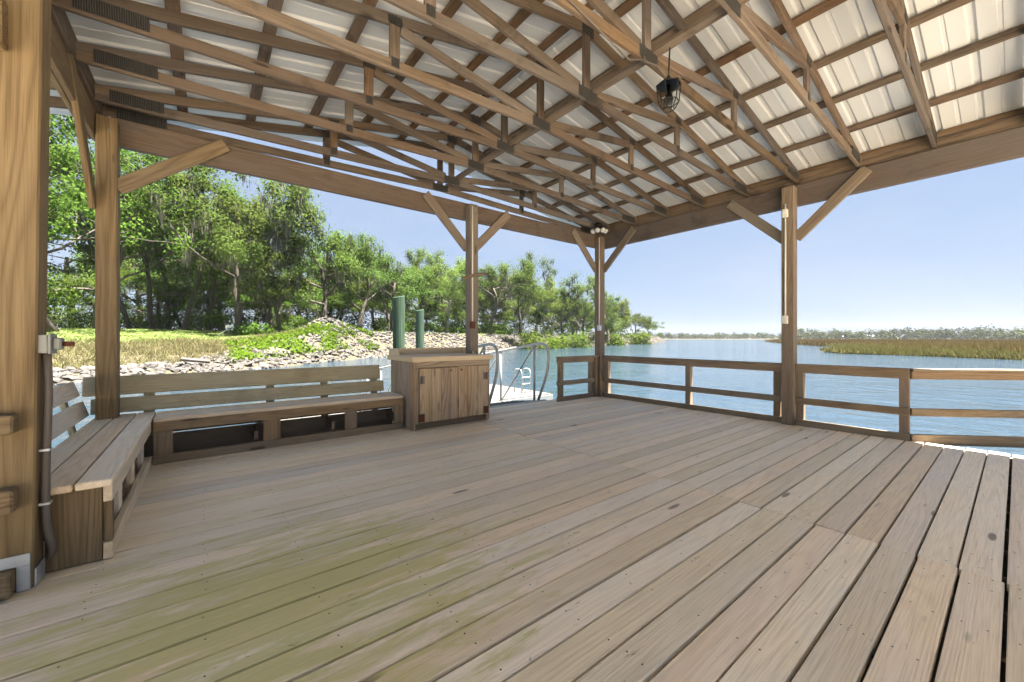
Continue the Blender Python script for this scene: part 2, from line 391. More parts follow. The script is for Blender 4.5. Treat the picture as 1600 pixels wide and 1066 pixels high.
def grid(name, x0, x1, y0, y1, st, keep):
    xs = np.arange(x0, x1+.01, st); ys = np.arange(y0, y1+.01, st); X, Y = np.meshgrid(xs, ys); d = shore_dist(X, Y)
    Z = land_z(X, Y, d); n = len(xs); v = np.stack([X, Y, Z], -1).reshape(-1, 3)
    k = keep(X, Y, d).ravel(); f = []
    for j in range(len(ys)-1):
        for i in range(n-1):
            q = (j*n+i, j*n+i+1, (j+1)*n+i+1, (j+1)*n+i)
            if any(k[a_] for a_ in q): f.append(q)
    used = sorted({a_ for q in f for a_ in q}); mp = {a_: i for i, a_ in enumerate(used)}
    o = obj(name, v[used], [tuple(mp[a_] for a_ in q) for q in f], M['ground'], smooth=True); tag(o, kind='structure')
    la = o.data.attributes.new('lawn', 'FLOAT', 'POINT'); dd = d.ravel()[used]; xx = v[used][:, 0]
    lim = np.where(xx > 8, 6.5, 11.0); la.data.foreach_set('value', np.clip((dd-lim)/4+.5, 0, 1).astype(np.float32)); return o
grid('grass_bank', -90, 300, -20, 330, 2.0, lambda X, Y, d: d > -5)
# marsh islands: a mud sheet with a raised rim, grass on it
MR = np.array([(60, -60), (76, -22), (83.6, -.5), (89.8, 10.8), (91.5, 19.2), (99, 23.5), (112, 22), (144, 29), (185, 50), (231, 71), (330, 115), (620, 205)], float)
v = [(x, y, WZ-.3) for x, y in MR]+[(x+1.2, y-.5, WZ+.35) for x, y in MR]+[(x+9, y-3, WZ+.75) for x, y in MR]
n = len(MR); f = [(i+n*k, i+1+n*k, i+1+n*(k+1), i+n*(k+1)) for k in range(2) for i in range(n-1)]
v += [(900, -60, WZ+.8), (900, 205, WZ+.8)]; f.append(tuple(range(2*n, 3*n))+(3*n+1, 3*n))
tag(obj('marsh_flat', v, [tuple(reversed(q)) for q in f], M['mud']), kind='structure')
# far low shore all round the river
FS = [(300, 560, 1), (430, 520, 1), (620, 470, 1), (800, 330, 1), (960, 200, 1), (960, -500, 1)]
v = [(x, y, WZ-.2) for x, y, _ in FS]+[(x+6, y+6, WZ+.9) for x, y, _ in FS]+[(x*4, y*4+300, WZ+3) for x, y, _ in FS]; n = len(FS)
tag(obj('far_shore', v, [(i+n*k, i+n*(k+1), i+1+n*(k+1), i+1+n*k) for k in range(2) for i in range(n-1)], M['mud']), kind='structure')

# ------------------------------------------------ deck
PITCH = .1535; JX = 3.1
deck = empty('deck'); tag(deck, kind='structure')
joist_mat = M['inner']
nails = []
y = 5.56; i = 0
while y > -7.2:
    y1 = y-PITCH; jit = rnd.uniform(-.006, .006); jx = JX+rnd.uniform(-.012, .012)
    gap = .010+rnd.random()*.006
    for (xa, xb) in ((-1.0+rnd.uniform(-.01, .01), jx-.002), (jx+.002, 6.60+rnd.uniform(-.012, .02) if y > .78 else 6.53+min(.05, (.78-y)*.05))):
        dz = rnd.uniform(-.003, .003); dy = rnd.uniform(-.002, .002)
        if xa > 3: dy += .006
        o = slab('plank', xa, xb, y1+gap/2+dy, y-gap/2+dy, -.038+dz, dz, M['deck'], deck, b=.003)
        o.rotation_euler.rotate_axis('Z', rnd.uniform(-.0006, .0006))
        xs = np.arange(math.ceil((xa+.04)/.42)*.42, xb, .42)
        for xx in [xa+.03]+list(xs)+[xb-.03]:
            for q in (.28, .74):
                if rnd.random() < .35: continue
                nails.append((xx+rnd.uniform(-.012, .012), y1+PITCH*q+dy, dz+.0012))
    y = y1; i += 1
nv = []
for (x, yy, z) in nails:
    r = .0043; nv.append([(x+r*math.cos(a_), yy+r*math.sin(a_), z) for a_ in [k*math.pi/3 for k in range(6)]])
o = place(bpy.data.objects.new('nail_heads', quads('nail_heads', np.array(nv), 6, M['black'])), Matrix(), deck); tag(o, kind='stuff')
for k in range(46):
    y1 = 1.9-k*.2; slab('plank', -9.0, -1.12, y1-.19, y1, -.04, -.002, M['deck'], deck, b=.005)  # unseen decking at left, added so sunlight bounces in under the roof
for k in range(60):
    y1 = -7.25-k*.2; slab('plank', -5.0, 14.0, y1-.19, y1, -.038, 0, M['deck'], deck, b=.005)  # wide decking behind the camera, out of frame, added as sunlit bounce surface
for k in range(19):
    x = -.9+k*.415; slab('joist', x, x+.045, -7.2, 5.5, -.26, -.045, joist_mat, deck, grain='y')
slab('edge_board', -1.05, 6.7, 5.57, 5.61, -.28, -.05, M['beam'], deck); slab('edge_board', 6.64, 6.68, .8, 5.61, -.28, -.045, M['beam'], deck, grain='y')
beam('edge_board', (6.69, .80, -.03), (9.3, -1.8, -.03), .05, .10, M['rail'], deck)
for (x, yy) in ((-.72, 5.3), (3.32, 5.3), (6.42, 5.3), (6.42, 1.95), (-.72, 2.8), (-.72, -1.5), (6.42, -1.5)):
    beam('deck_pile', (x, yy, -5), (x, yy, -.27), .22, .22, M['postgrey'], deck, up=(0, 1, 0), b=.05)

# ------------------------------------------------ pavilion
pav = empty('pavilion', (2.875, 5.3, 0))
tag(pav, 'open timber pavilion with cream metal roof on weathered trusses over the deck', 'pavilion')
PW = .148
def post(x, yy, zt, mat, lean=0, z0=0.0): return beam('post', (x, yy, z0), (x+lean, yy, zt), PW, PW, mat, pav, up=(0, 1, 0), b=.008)
P_near = post(-.721, 2.975, 3.6, M['post'], .035)
post(-.722, 5.295, 3.27, M['post']); post(3.325, 5.295, 3.29, M['postgrey']); post(6.42, 5.295, 3.27, M['postgrey']); post(6.42, 1.955, 3.29, M['postgrey'])
post(6.42, -1.5, 3.29, M['postgrey']); post(-.72, -1.5, 3.29, M['post'])
BB, BT = 3.065, 3.335
slab('header_beam', -.83, 6.60, 5.372, 5.412, BB, BT, M['beam'], pav, b=.006); slab('header_beam', -.83, 6.60, 5.414, 5.452, BB+.004, BT-.003, M['beam'], pav, b=.006)
for xo in (6.497, 6.539): slab('header_beam', xo, xo+.039, -1.9, 5.369, BB-.03+(.003 if xo > 6.51 else 0), BT-.004, M['beam'], pav, b=.006, grain='y')
for xo in (-.84, -.882): slab('header_beam', xo, xo+.039, -1.9, 5.369, BB+(.003 if xo < -.86 else 0), BT-.02, M['post'], pav, b=.006, grain='y')
def knee(a, b_, mat): b_ = tuple(Vector(a)+(Vector(b_)-Vector(a))*1.07); beam('knee_brace', a, b_, .04, .135, mat, pav, up=(0, 0, 1))
knee((-.66, 5.25, 2.62), (.13, 5.345, 3.27), M['post'])
knee((-.81, 5.24, 2.42), (-.81, 4.45, 3.30), M['post'])
knee((3.27, 5.345, 2.60), (2.60, 5.345, 3.27), M['postgrey']); knee((3.38, 5.345, 2.60), (4.05, 5.345, 3.27), M['postgrey'])
knee((6.37, 5.345, 2.58), (5.72, 5.345, 3.25), M['postgrey']); knee((6.47, 5.24, 2.58), (6.47, 4.55, 3.25), M['postgrey'])
knee((6.47, 2.02, 2.58), (6.47, 2.72, 3.25), M['postgrey']); knee((6.47, 1.89, 2.58), (6.47, 1.19, 3.25), M['postgrey'])
for (x1, z0, z1) in ((-.690, .758, .845), (-.690, .395, .502), (-.700, .012, .119), (-.722, 2.53, 2.75)):
    slab('cleat', -.99, x1, 2.815, 2.8985, z0, z1, M['post'], pav, b=.008)
slab('post_bracket', -.79, -.655, 2.890, 2.8985, .122, .175, M['galv'], pav, b=.002, grain='z'); slab('post_bracket', -.698, -.6551, 2.8895, 2.898, .002, .121, M['galv'], pav, b=.002, grain='z')
slab('post_bracket', -.6455, -.638, 2.905, 3.04, .002, .09, M['galv'], pav, b=.002, grain='z')
for zb in (3.14, 3.26):
    for (xb, yb_) in ((-.70, 5.219), (3.30, 5.219), (3.35, 5.219), (6.40, 5.219)):
        v, f = lathe_geo([(.014, 0), (.014, .008), (.006, .012)], 6); obj('bolt', v, f, M['oldhinge'], pav, Matrix.Translation((xb, yb_+.002, zb)) @ Matrix.Rotation(R(90), 4, 'X'))
# trusses
XC = 2.875; HL, HR = -.80, 6.55; ZH, ZC, ZP = 3.392, 3.512, 4.15; ZT = 3.447
def top_z(x): return ZT+(ZP-ZT)*(1-abs(x-XC)/(HR-XC))
def bot_z(x): return ZH+(ZC-ZH)*(1-abs(x-XC)/(HR-XC))
QX = 1.63
def truss(Y):
    v, f = [], []
    for s in (-1, 1):
        p0 = Vector((XC+s*(HR-XC), Y, ZH)); p1 = Vector((XC+s*.0, Y, ZC)); vv, ff = cbox_geo((p1-p0).length, .038, .09, .004)
        A = axes(p0, p1); b0 = len(v); v += [tuple(A @ Vector(q)-Vector((XC, Y, ZC))) for q in vv]; f += [tuple(i_+b0 for i_ in q) for q in ff]
    # one object per bottom chord so that the grain follows it; the first carries the truss
    T = beam('truss', (HL, Y, ZH), (XC-.002, Y, ZC), .038, .09, M['truss'], pav)
    beam('bottom_chord', (XC+.002, Y, ZC), (HR, Y, ZH), .038, .09, M['truss'], T)
    for s in (-1, 1):
        beam('top_chord', (XC+s*(HR-XC+.42), Y, top_z(XC+s*(HR-XC+.42))), (XC+s*.002, Y, ZP), .040, .09, M['truss'], T)
        q = XC+s*QX
        beam('web', (q, Y, bot_z(q)+.045), (q, Y, top_z(q)-.045), .0365, .085, M['truss'], T, up=(0, 1, 0), roll=math.pi/2)
        beam('web', (XC+s*.10, Y, ZC+.05), (q-s*.05, Y, top_z(q)-.06), .0355, .085, M['truss'], T)
        beam('connector_plate', (q-.06, Y-.0215, top_z(q)-.02), (q+.06, Y-.0215, top_z(q)-.02-s*.012), .003, .075, M['plate'], T, b=.0008)
        beam('connector_plate', (q-.035, Y-.0205, bot_z(q)+.02), (q+.035, Y-.0205, bot_z(q)+.02), .002, .08, M['plate'], T, b=.0006)
        h = XC+s*(HR-XC-.30); beam('connector_plate', (h-.19, Y-.0225, bot_z(h)+.028+s*.006), (h+.19, Y-.0225, bot_z(h)+.028-s*.006), .003, .105, M['plate'], T, b=.0008)
    beam('king_post', (XC, Y, ZC+.045), (XC, Y, ZP-.05), .0370, .088, M['truss'], T, up=(0, 1, 0), roll=math.pi/2)
    beam('connector_plate', (XC-.125, Y-.0215, ZC+.005), (XC+.125, Y-.0215, ZC+.005), .003, .105, M['plate'], T, b=.0008)
    beam('connector_plate', (XC-.08, Y-.0225, ZP-.03), (XC+.08, Y-.0225, ZP-.03), .003, .09, M['plate'], T, b=.0008)
TY = [1.23+.652*k for k in range(-4, 7)]+[5.50]
for Y in TY: truss(Y)
slab('ridge_brace', 2.93, 3.015, -1.7, 5.3, ZC+.049, ZC+.087, M['truss'], pav, grain='y')
Y0, Y1 = -1.95, 5.72
PX = [.13, .62, 1.23, 1.84, 2.45, 3.06, 3.70]
for s in (-1, 1):
    for k, d in enumerate(PX):
        x = XC+s*d; z = top_z(x)+.045+.021; u = Vector((s*(ZP-ZT), 0, HR-XC)).normalized()
        o = beam('purlin', (x, Y0, z), (x, Y1, z), .088, .038, M['purlin'], pav, up=u)
    # panels: one sheet each 0.915 m, ribs standing up
    sl = (ZP-ZT)/(HR-XC); PWD = .9463
    prof = []
    for r in range(4):
        c0 = r*.305
        if r: prof += [(c0-.032, 0), (c0-.016, .02), (c0+.016, .02), (c0+.032, 0)]
        if r < 3: prof += [(c0+.135, 0), (c0+.142, .006), (c0+.163, .006), (c0+.17, 0)]
    prof = [(0, .02), (.016, .02), (.032, 0)]+[p for p in prof if p[0] > .03 and p[0] < .90]+[(.9, .016), (.93, .0225)]
    xe = HR-XC+.50; v, f = [], []
    for (a_, zz) in prof:
        for d in (.02, xe): v.append((s*d, a_, -sl*d+zz))
    m_ = len(prof); f = [(2*i_, 2*i_+1, 2*i_+3, 2*i_+2) if s < 0 else (2*i_, 2*i_+2, 2*i_+3, 2*i_+1) for i_ in range(m_-1)]
    me = mesh('roof_panel', v, f, M['roof'])
    for k in range(9):
        o = bpy.data.objects.new('roof_panel', me)
        place(o, Matrix.Translation((XC, Y0-.25+k*.9147, ZP+.045+.042+.008+(k % 2)*.0012)), pav)
rc = [(-.2, -.2*sl), (0, .012), (.2, -.2*sl)]
v = [(x, yy, z) for yy in (Y0-.3, Y1+.2) for x, z in rc]
obj('ridge_cap', v, [(0, 1, 4, 3), (1, 2, 5, 4)], M['roof'], pav, Matrix.Translation((XC, 0, ZP+.045+.075)))
for s in (-1, 1):
    d = HR-XC+.0; x = XC+s*d; beam('eave_board', (x, Y0, top_z(x)-.015), (x, Y1, top_z(x)-.015), .036, .185, M['purlin'], pav)

# ------------------------------------------------ railings
def rail_run(p0, p1, label, posts, wide=.04):
    a, b_ = Vector(p0), Vector(p1); d = (b_-a).normalized(); nrm = Vector((d.y, -d.x, 0))
    r = empty('railing', (a+b_)/2); tag(r, label, 'railing', 'wooden railings of the deck')
    up = Vector((0, 0, 1))
    beam('top_rail', a+up*.765, b_+up*.765, wide, .09, M['rail'], r); beam('cap_rail', a+up*.826+nrm*-.025, b_+up*.826+nrm*-.025, .125, .030, M['rail'], r)
    beam('middle_rail', a+up*.338, b_+up*.338, wide, .088, M['rail'], r); beam('bottom_rail', a+up*.036, b_+up*.036, wide, .095, M['rail'], r)
    for t_ in posts:
        c_ = a.lerp(b_, t_)-nrm*-.0-nrm*(-.066) if False else a.lerp(b_, t_)
        c_ = c_+nrm*.0
        q = c_-OUT(nrm)*(-.066)
        beam('rail_post', q+up*-.22, q+up*.808, .088, .088, M['rail'], r, up=d)
    return r
def OUT(nrm):
    return nrm if (nrm.x+nrm.y) > 0 else -nrm
rail_run((6.43, 5.215, 0), (6.43, 2.04, 0), 'three-bar wooden railing between the corner post and the right post', (.02, .56, .975))
rail_run((6.43, 1.875, 0), (6.455, .77, 0), 'short three-bar wooden railing to the right of the right post', (.03, .955))
rail_run((6.46, .765, 0), (8.5, -1.25, 0), 'angled three-bar wooden railing running out of frame at right', (.62,))
r3 = rail_run((6.34, 5.33, 0), (5.23, 5.33, 0), 'short wooden railing between the gangway and the corner post', (.07, .86))
beam('corner_stile', (6.30, 5.33, 0), (6.30, 5.33, .82), .05, .12, M['rail'], r3, up=(0, 1, 0))

# ------------------------------------------------ benches
bl = empty('corner_bench', (-.6, 4.1, 0)); tag(bl, 'slatted wooden bench along the left edge between the two near posts', 'bench')
for k in range(3): slab('seat_board', -.388-.146*(k+1)+.004, -.388-.146*k-.004, (2.99 if k < 2 else 3.065)+rnd.uniform(-.01, .01), 5.46, .405, .443, M['bench'], bl, grain='y', b=.006)
slab('front_rail', -.432, -.394, 3.03, 4.985, .315, .404, M['bench'], bl, grain='y'); slab('bottom_rail', -.432, -.394, 3.03, 4.985, .003, .09, M['bench'], bl, grain='y')
slab('end_panel', -.640, -.436, 3.035, 3.073, .003, .403, M['post'], bl, grain='z'); slab('end_panel', -.435, -.396, 3.05, 3.088, .092, .313, M['post'], bl, grain='z')
for yy in (3.55, 4.15, 4.75): slab('seat_leg', -.470, -.434, yy, yy+.13, .003, .404, M['bench'], bl, grain='z')
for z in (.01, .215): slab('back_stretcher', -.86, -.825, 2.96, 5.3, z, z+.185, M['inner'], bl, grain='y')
slab('cross_stretcher', -.82, -.645, 3.05, 3.088, .16, .27, M['inner'], bl)
for (xa, za, xb, zb) in ((-.875, .465, -.915, .60), (-.93, .645, -.98, .80)):
    beam('back_board', ((xa+xb)/2, 2.95, (za+zb)/2), ((xa+xb)/2, 5.38, (za+zb)/2), .04, .145, M['bench'], bl, up=(xb-xa, 0, zb-za))
for yy in (3.3, 4.4, 5.2): beam('back_support', (-.865, yy, .02), (-1.02, yy, .78), .085, .038, M['benchgreen'], bl, up=(1, 0, 0))
bf = empty('long_bench', (.8, 5.2, 0)); tag(bf, 'long wooden bench with two-board backrest along the water side up to the cabinet', 'bench')
for k in range(3): slab('seat_board', -.380, 2.075, 4.985+.146*k+.004, 4.985+.146*(k+1)-.004, .405, .443, M['bench'], bf, b=.006)
slab('front_rail', -.385, 2.075, 4.992, 5.03, .312, .404, M['rail'], bf); slab('bottom_rail', -.385, 2.075, 4.992, 5.03, .003, .085, M['rail'], bf)
for (xa, xb) in ((-.383, -.24), (.50, .66), (1.34, 1.48), (1.955, 2.073)): slab('seat_leg', xa, xb, 4.994, 5.03, .087, .310, M['rail'], bf, grain='z')
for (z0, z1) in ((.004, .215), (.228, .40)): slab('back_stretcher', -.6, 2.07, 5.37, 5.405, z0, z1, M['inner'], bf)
for xx in (.42, 1.2, 1.98): slab('cross_stretcher', xx, xx+.038, 5.04, 5.36, .1, .2, M['inner'], bf, grain='y')
beam('back_board', (-.92, 5.495, .728), (1.93, 5.495, .728), .042, .188, M['benchgreen'], bf, up=(0, .22, 1), b=.008)
beam('back_board', (-.86, 5.455, .535), (1.97, 5.455, .535), .040, .146, M['benchgreen'], bf, up=(0, .2, 1), b=.006)
for xx in (-.45, .62, 1.22, 1.86): beam('back_support', (xx, 5.46, .05), (xx, 5.56, .80), .085, .038, M['benchgreen'], bf, up=(0, 1, 0))

# ------------------------------------------------ cabinet
cb = empty('cabinet', (2.7, 5.14, 0)); tag(cb, 'weathered wooden cabinet with two plank doors and a splashback counter', 'cabinet')
cx0, cx1, cy0, cy1, CT = 2.115, 3.285, 4.745, 5.55, .955
yb = cy0
for k in range(6):
    wv_ = (cy1-cy0)/6; slab('side_board', cx0, cx0+.022, cy0+wv_*k+.0015, cy0+wv_*(k+1)-.0015, .0 if k < 6 else 0, .898, M['cab'], cb, grain='z', b=.003)
    slab('side_board', cx1-.022, cx1, cy0+wv_*k+.0015, cy0+wv_*(k+1)-.0015, .02, .898, M['cab'], cb, grain='z', b=.003)
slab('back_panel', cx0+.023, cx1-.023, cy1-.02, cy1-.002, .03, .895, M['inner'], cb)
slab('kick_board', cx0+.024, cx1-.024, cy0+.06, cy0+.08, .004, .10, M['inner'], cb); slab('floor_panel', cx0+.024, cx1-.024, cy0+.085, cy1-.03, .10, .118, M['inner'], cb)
slab('header_rail', cx0+.024, cx1-.002, cy0-.002, cy0+.018, .806, .897, M['cab'], cb); slab('corner_stile', cx0+.024, cx0+.062, cy0+.0, cy0+.018, .085, .802, M['cab'], cb, grain='z')
slab('corner_stile', cx1-.055, cx1-.024, cy0+.0, cy0+.018, .0, .802, M['cab'], cb, grain='z')
def door(x0, x1, ws, kn_x, hx, ztop, tilt):
    d = slab('door', x0+.01, x1-.01, cy0-.0, cy0+.012, .12, ztop-.02, M['inner'], cb, grain='z')
    x = x0; tot = sum(ws)
    for wd_ in ws:
        wd_ = wd_*(x1-x0)/tot; slab('door_board', x+.0012, x+wd_-.0012, cy0-.022, cy0-.002, .098+rnd.uniform(0, .004), ztop+rnd.uniform(-.003, .002), M['cab'], d, grain='z', b=.003); x += wd_
    v, f = lathe_geo([(.007, 0), (.007, .012), (.015, .018), (.016, .026), (.010, .032)], 10)
    obj('knob', v, f, M['brass'], d, Matrix.Translation((kn_x, cy0-.022, .762)) @ Matrix.Rotation(R(90), 4, 'X'), smooth=True)
    for z, mt in ((.655, M['oldhinge']), (.165, M['rust'])):
        for sx in (-1, 1):
            slab('hinge', hx+sx*.024-.019, hx+sx*.024+.019, cy0-.0275, cy0-.0222 if sx*(hx-2.7) < 0 else cy0-.0215, z-.052, z+.052, mt, d, b=.002, grain='z')
        beam('hinge', (hx, cy0-.030, z-.05), (hx, cy0-.030, z+.05), .011, .011, M['rust'], d, up=(0, 1, 0), b=.003)
door(2.180, 2.742, (1.25, 1.15, 1.15, .85), 2.625, 2.205, .800, 0)
door(2.748, 3.235, (1.0, 1.25, 1.15), 2.79, 3.205, .806, 0)
ct = empty('x')if False else None
slab('counter_top', cx0-.025, cx1+.018, cy0-.028, cy1+.012, CT-.024, CT, M['counter'], cb, b=.004)
slab('counter_fascia', cx0-.027, cx1+.02, cy0-.052, cy0-.029, CT-.066, CT-.001, M['counter'], cb, b=.003)
for x in (cx0-.049, cx1+.0205): slab('counter_fascia', x, x+.022, cy0-.051, cy1+.012, CT-.065, CT-.002, M['counter'], cb, b=.003, grain='y')
slab('splashback', cx0-.002, cx1-.004, cy1-.022, cy1+.006, CT+.001, CT+.092, M['counter'], cb, b=.003)
for x in (cx0-.026, cx1-.004):
    prof = [(cy1+.01, 0), (cy1+.01, .093), (cy1-.25, .093), (cy1-.36, .012), (cy1-.36, 0)]; n = 5
    v = [(x+dx, a_, CT+.001+b_) for dx in (0, .022) for a_, b_ in prof]
    obj('side_splash', [Vector(q)-Vector((x, cy1, CT)) for q in v], [(4, 3, 2, 1, 0), (5, 6, 7, 8, 9)]+[(i_, (i_+1) % 5, 5+(i_+1) % 5, 5+i_) for i_ in range(5)], M['counter'], cb, Matrix.Translation((x, cy1, CT)))

# ------------------------------------------------ gangway, floating dock, pilings
gw = empty('gangway', (4.6, 5.6, 0)); tag(gw, 'aluminium gangway with looped handrails leading down from the deck', 'gangway')
def gz(yy): return -.02-(yy-5.62)*.138
for k in range(40):
    y0_ = 5.66+k*.185; slab('tread_plank', 4.03, 5.13, y0_, y0_+.172, gz(y0_)-.03, gz(y0_), M['paledock'], gw, b=.003, grain='x')
for k in range(5): slab('hinge_plate', 3.95, 5.2, 5.575+k*.017, 5.588+k*.017, -.012, .006+.002*(k % 2), M['alu'], gw, b=.002)
for x in (3.98, 5.18):
    beam('side_beam', (x, 5.62, gz(5.62)-.04), (x, 13.1, gz(13.1)-.04), .05, .12, M['alu'], gw, b=.006)
    top = lambda yy: gz(yy)+1.12
    hp = rounded([(x, 13.0, gz(13)+.05), (x, 13.0, top(13)), (x, 9.5, top(9.5)), (x, 5.52, top(5.6)+.02), (x, 5.50, .62), (x, 5.80, gz(5.8)+.02)], .30, 8)
    tube('handrail', hp, .027, M['alu'], gw, 10)
    ys = [5.92, 7.05, 8.4, 9.8, 11.2, 12.4]
    for yy in ys: tube('baluster', [(x, yy, gz(yy)-.02), (x, yy, top(yy)-.02)], .024, M['alu'], gw)
    for y0_, y1_ in zip(ys[:-1], ys[1:]): tube('brace', [(x, y1_-.03, gz(y1_)+.03), (x, y0_+.03, top(y0_)-.05)], .018, M['alu'], gw)
fd = empty('floating_dock', (7, 14, -1.2)); tag(fd, 'pale floating dock on the water at the foot of the gangway', 'dock')
for k in range(26):
    x = 1.5+k*.39; slab('dock_board', x, x+.38, 12.2, 16.6, -1.21, -1.17, M['paledock'], fd, grain='y')
slab('dock_frame', 1.45, 11.7, 12.16, 16.64, -1.5, -1.215, M['greybox'], fd); 
ld = empty('swim_ladder', (10.9, 13.0, -1.17)); tag(ld, 'metal swim ladder standing at the edge of the floating dock', 'ladder')
for dx in (-.24, .24): tube('ladder_rail', rounded([(10.9+dx, 13.0, -1.6), (10.9+dx, 13.0, -.15), (10.9+dx, 13.5, -.15), (10.9+dx, 13.5, -1.17)], .2), .025, M['alu'], ld)
for z in (-1.1, -.78, -.5): tube('rung', [(10.66, 13.0, z), (11.14, 13.0, z)], .018, M['alu'], ld)
for (x, yy, zt, r_, lb) in ((3.62, 9.0, 2.18, .130, 'thick green treated piling, the taller and nearer of the two'), (5.72, 12.4, 2.14, .130, 'green treated piling, the slimmer one nearer the middle post')):
    v, f = lathe_geo([(r_*1.08, -6), (r_*1.04, -1.5), (r_, zt-.02), (r_*.95, zt)], 16)
    v = [(a_+.012*math.sin(c_*3+a_*9), b_+.01*math.cos(c_*2), c_+(.03*a_/r_ if c_ > 1 else 0)) for a_, b_, c_ in v]
    o = obj('piling', v, f, M['piling'], None, Matrix.Translation((x, yy, 0)), smooth=False); tag(o, lb, 'piling', 'green pilings beside the gangway')

# ------------------------------------------------ fittings on the posts and roof
eb = empty('electrical_box', (-.60, 2.905, 1.18)); tag(eb, 'grey electrical outlet box on the near left post', 'outlet box')
bx = slab('box_body', -.650, -.605, 2.915, 3.020, 1.125, 1.215, M['greybox'], eb, b=.004, grain='z'); slab('box_lid', -.6045, -.594, 2.912, 3.023, 1.121, 1.219, M['greybox'], bx, b=.003, grain='z')
slab('outlet_cover', -.593, -.565, 2.930, 3.000, 1.14, 1.20, M['greybox'], eb, b=.006, grain='z'); tube('plug', [(-.565, 2.965, 1.17), (-.525, 2.965, 1.168)], .012, M['rust'], eb)
cd = empty('conduit_pipe', (-.62, 2.965, .2)); tag(cd, 'dark conduit pipe running down the near left post from the grey box', 'pipe')
tube('pipe', rounded([(-.618, 2.965, 1.124), (-.612, 2.965, .95), (-.622, 2.965, .55), (-.622, 2.965, .27), (-.600, 2.995, .13), (-.640, 3.075, .06)], .08), .0165, M['conduit'], cd, 10)
for z in (.64, .375): slab('strap', -.642, -.603, 2.943, 2.987, z, z+.012, M['galv'], cd, b=.002)
def strip(x, yy, z0, z1, boxes, label, nx, ny):
    e = empty('wiring_conduit', (x, yy, z0)); tag(e, label, 'conduit', 'conduits on the posts')
    tube('pipe', [(x, yy, z0), (x, yy, z1)], .011, M['whitepl'], e, 8)
    for z, m_ in boxes: slab('switch_box', x-.036-abs(ny)*.0, x+.036, yy-.03, yy+.03, z-.055, z+.055, m_, e, b=.005, grain='z')
strip(3.283, 5.208, 1.45, 3.25, [(1.40, M['rust'])], 'thin white conduit with a brown box on the middle post', 0, -1)
strip(6.335, 5.235, 1.42, 3.24, [(1.40, M['galv'])], 'thin white conduit with a metal switch box on the corner post', -1, 0)
strip(6.334, 1.975, 1.47, 3.05, [(1.45, M['whitepl']), (2.92, M['whitepl'])], 'thin conduit with two beige boxes on the right post', -1, 0)
st = tube('driftwood_stick', [(3.10, 5.20, 2.10), (3.22, 5.19, 2.15), (3.36, 5.195, 2.185), (3.55, 5.20, 2.22)], [.022, .026, .024, .016], M['postgrey']); tag(st, 'short driftwood stick fixed across the middle post', 'stick')
# lantern
LN = (2.90, 1.70, 3.01); lt = empty('lantern', LN); tag(lt, 'black hexagonal glass lantern hanging from the roof trusses', 'lantern')
def LP(r, z, a_): return (LN[0]+r*math.cos(a_), LN[1]+r*math.sin(a_), LN[2]+z)
hx = [k*math.pi/3+.25 for k in range(6)]; v, f = [], []; ringz = [(.045, 0), (.078, .055), (.092, .19)]
for a_ in hx: tube_geo([LP(r, z, a_) for r, z in ringz], .0042, 5, v, f)
for r, z in ringz:
    for a_, b_ in zip(hx, hx[1:]+hx[:1]): tube_geo([LP(r, z, a_), LP(r, z, b_)], .004, 5, v, f)
obj('frame', [Vector(q)-Vector(LN) for q in v], f, M['black'], lt, Matrix.Translation(LN))
for a_, b_ in zip(hx, hx[1:]+hx[:1]):
    for (r0, z0), (r1, z1) in zip(ringz[:-1], ringz[1:]):
        q = [Vector(LP(r0*.985, z0, a_)), Vector(LP(r0*.985, z0, b_)), Vector(LP(r1*.985, z1, b_)), Vector(LP(r1*.985, z1, a_))]
        nn = (q[1]-q[0]).cross(q[3]-q[0]).normalized()*.003; v = q+[p-nn for p in q]
        obj('pane', [p-Vector(LN) for p in v], [(0, 1, 2, 3), (7, 6, 5, 4), (0, 4, 5, 1), (1, 5, 6, 2), (2, 6, 7, 3), (3, 7, 4, 0)], M['glass'], lt, Matrix.Translation(LN))
v, f = lathe_geo([(.098, .188), (.099, .194), (.062, .215), (.03, .222), (.014, .26)], 6, .25); obj('cap', v, f, M['black'], lt, Matrix.Translation(LN))
v, f = lathe_geo([(.012, .19), (.014, .13), (.030, .10), (.036, .07), (.030, .045), (.012, .035)], 12); obj('bulb', v, f, M['bulb'], lt, Matrix.Translation(LN), smooth=True)
tube('hook', [(2.90, 1.70, 3.27), (2.905, 1.70, 3.36), (2.95, 1.72, 3.53)], .006, M['black'], lt, 6); tube('cable', [(2.895, 1.71, 3.26), (2.85, 1.76, 3.36), (2.80, 1.84, 3.42), (2.78, 1.85, 3.47)], .009, M['conduit'], lt, 6)
wr = tube('roof_wire', [(2.78, 1.855, 3.44), (2.6, 1.855, 3.36), (2.35, 1.855, 3.40), (1.9, 1.85, 3.47), (1.3, 1.85, 3.49), (.4, 1.85, 3.46)], .006, M['conduit'], None, 6); tag(wr, 'thin dark wire strung along the truss beside the lantern', 'wire')
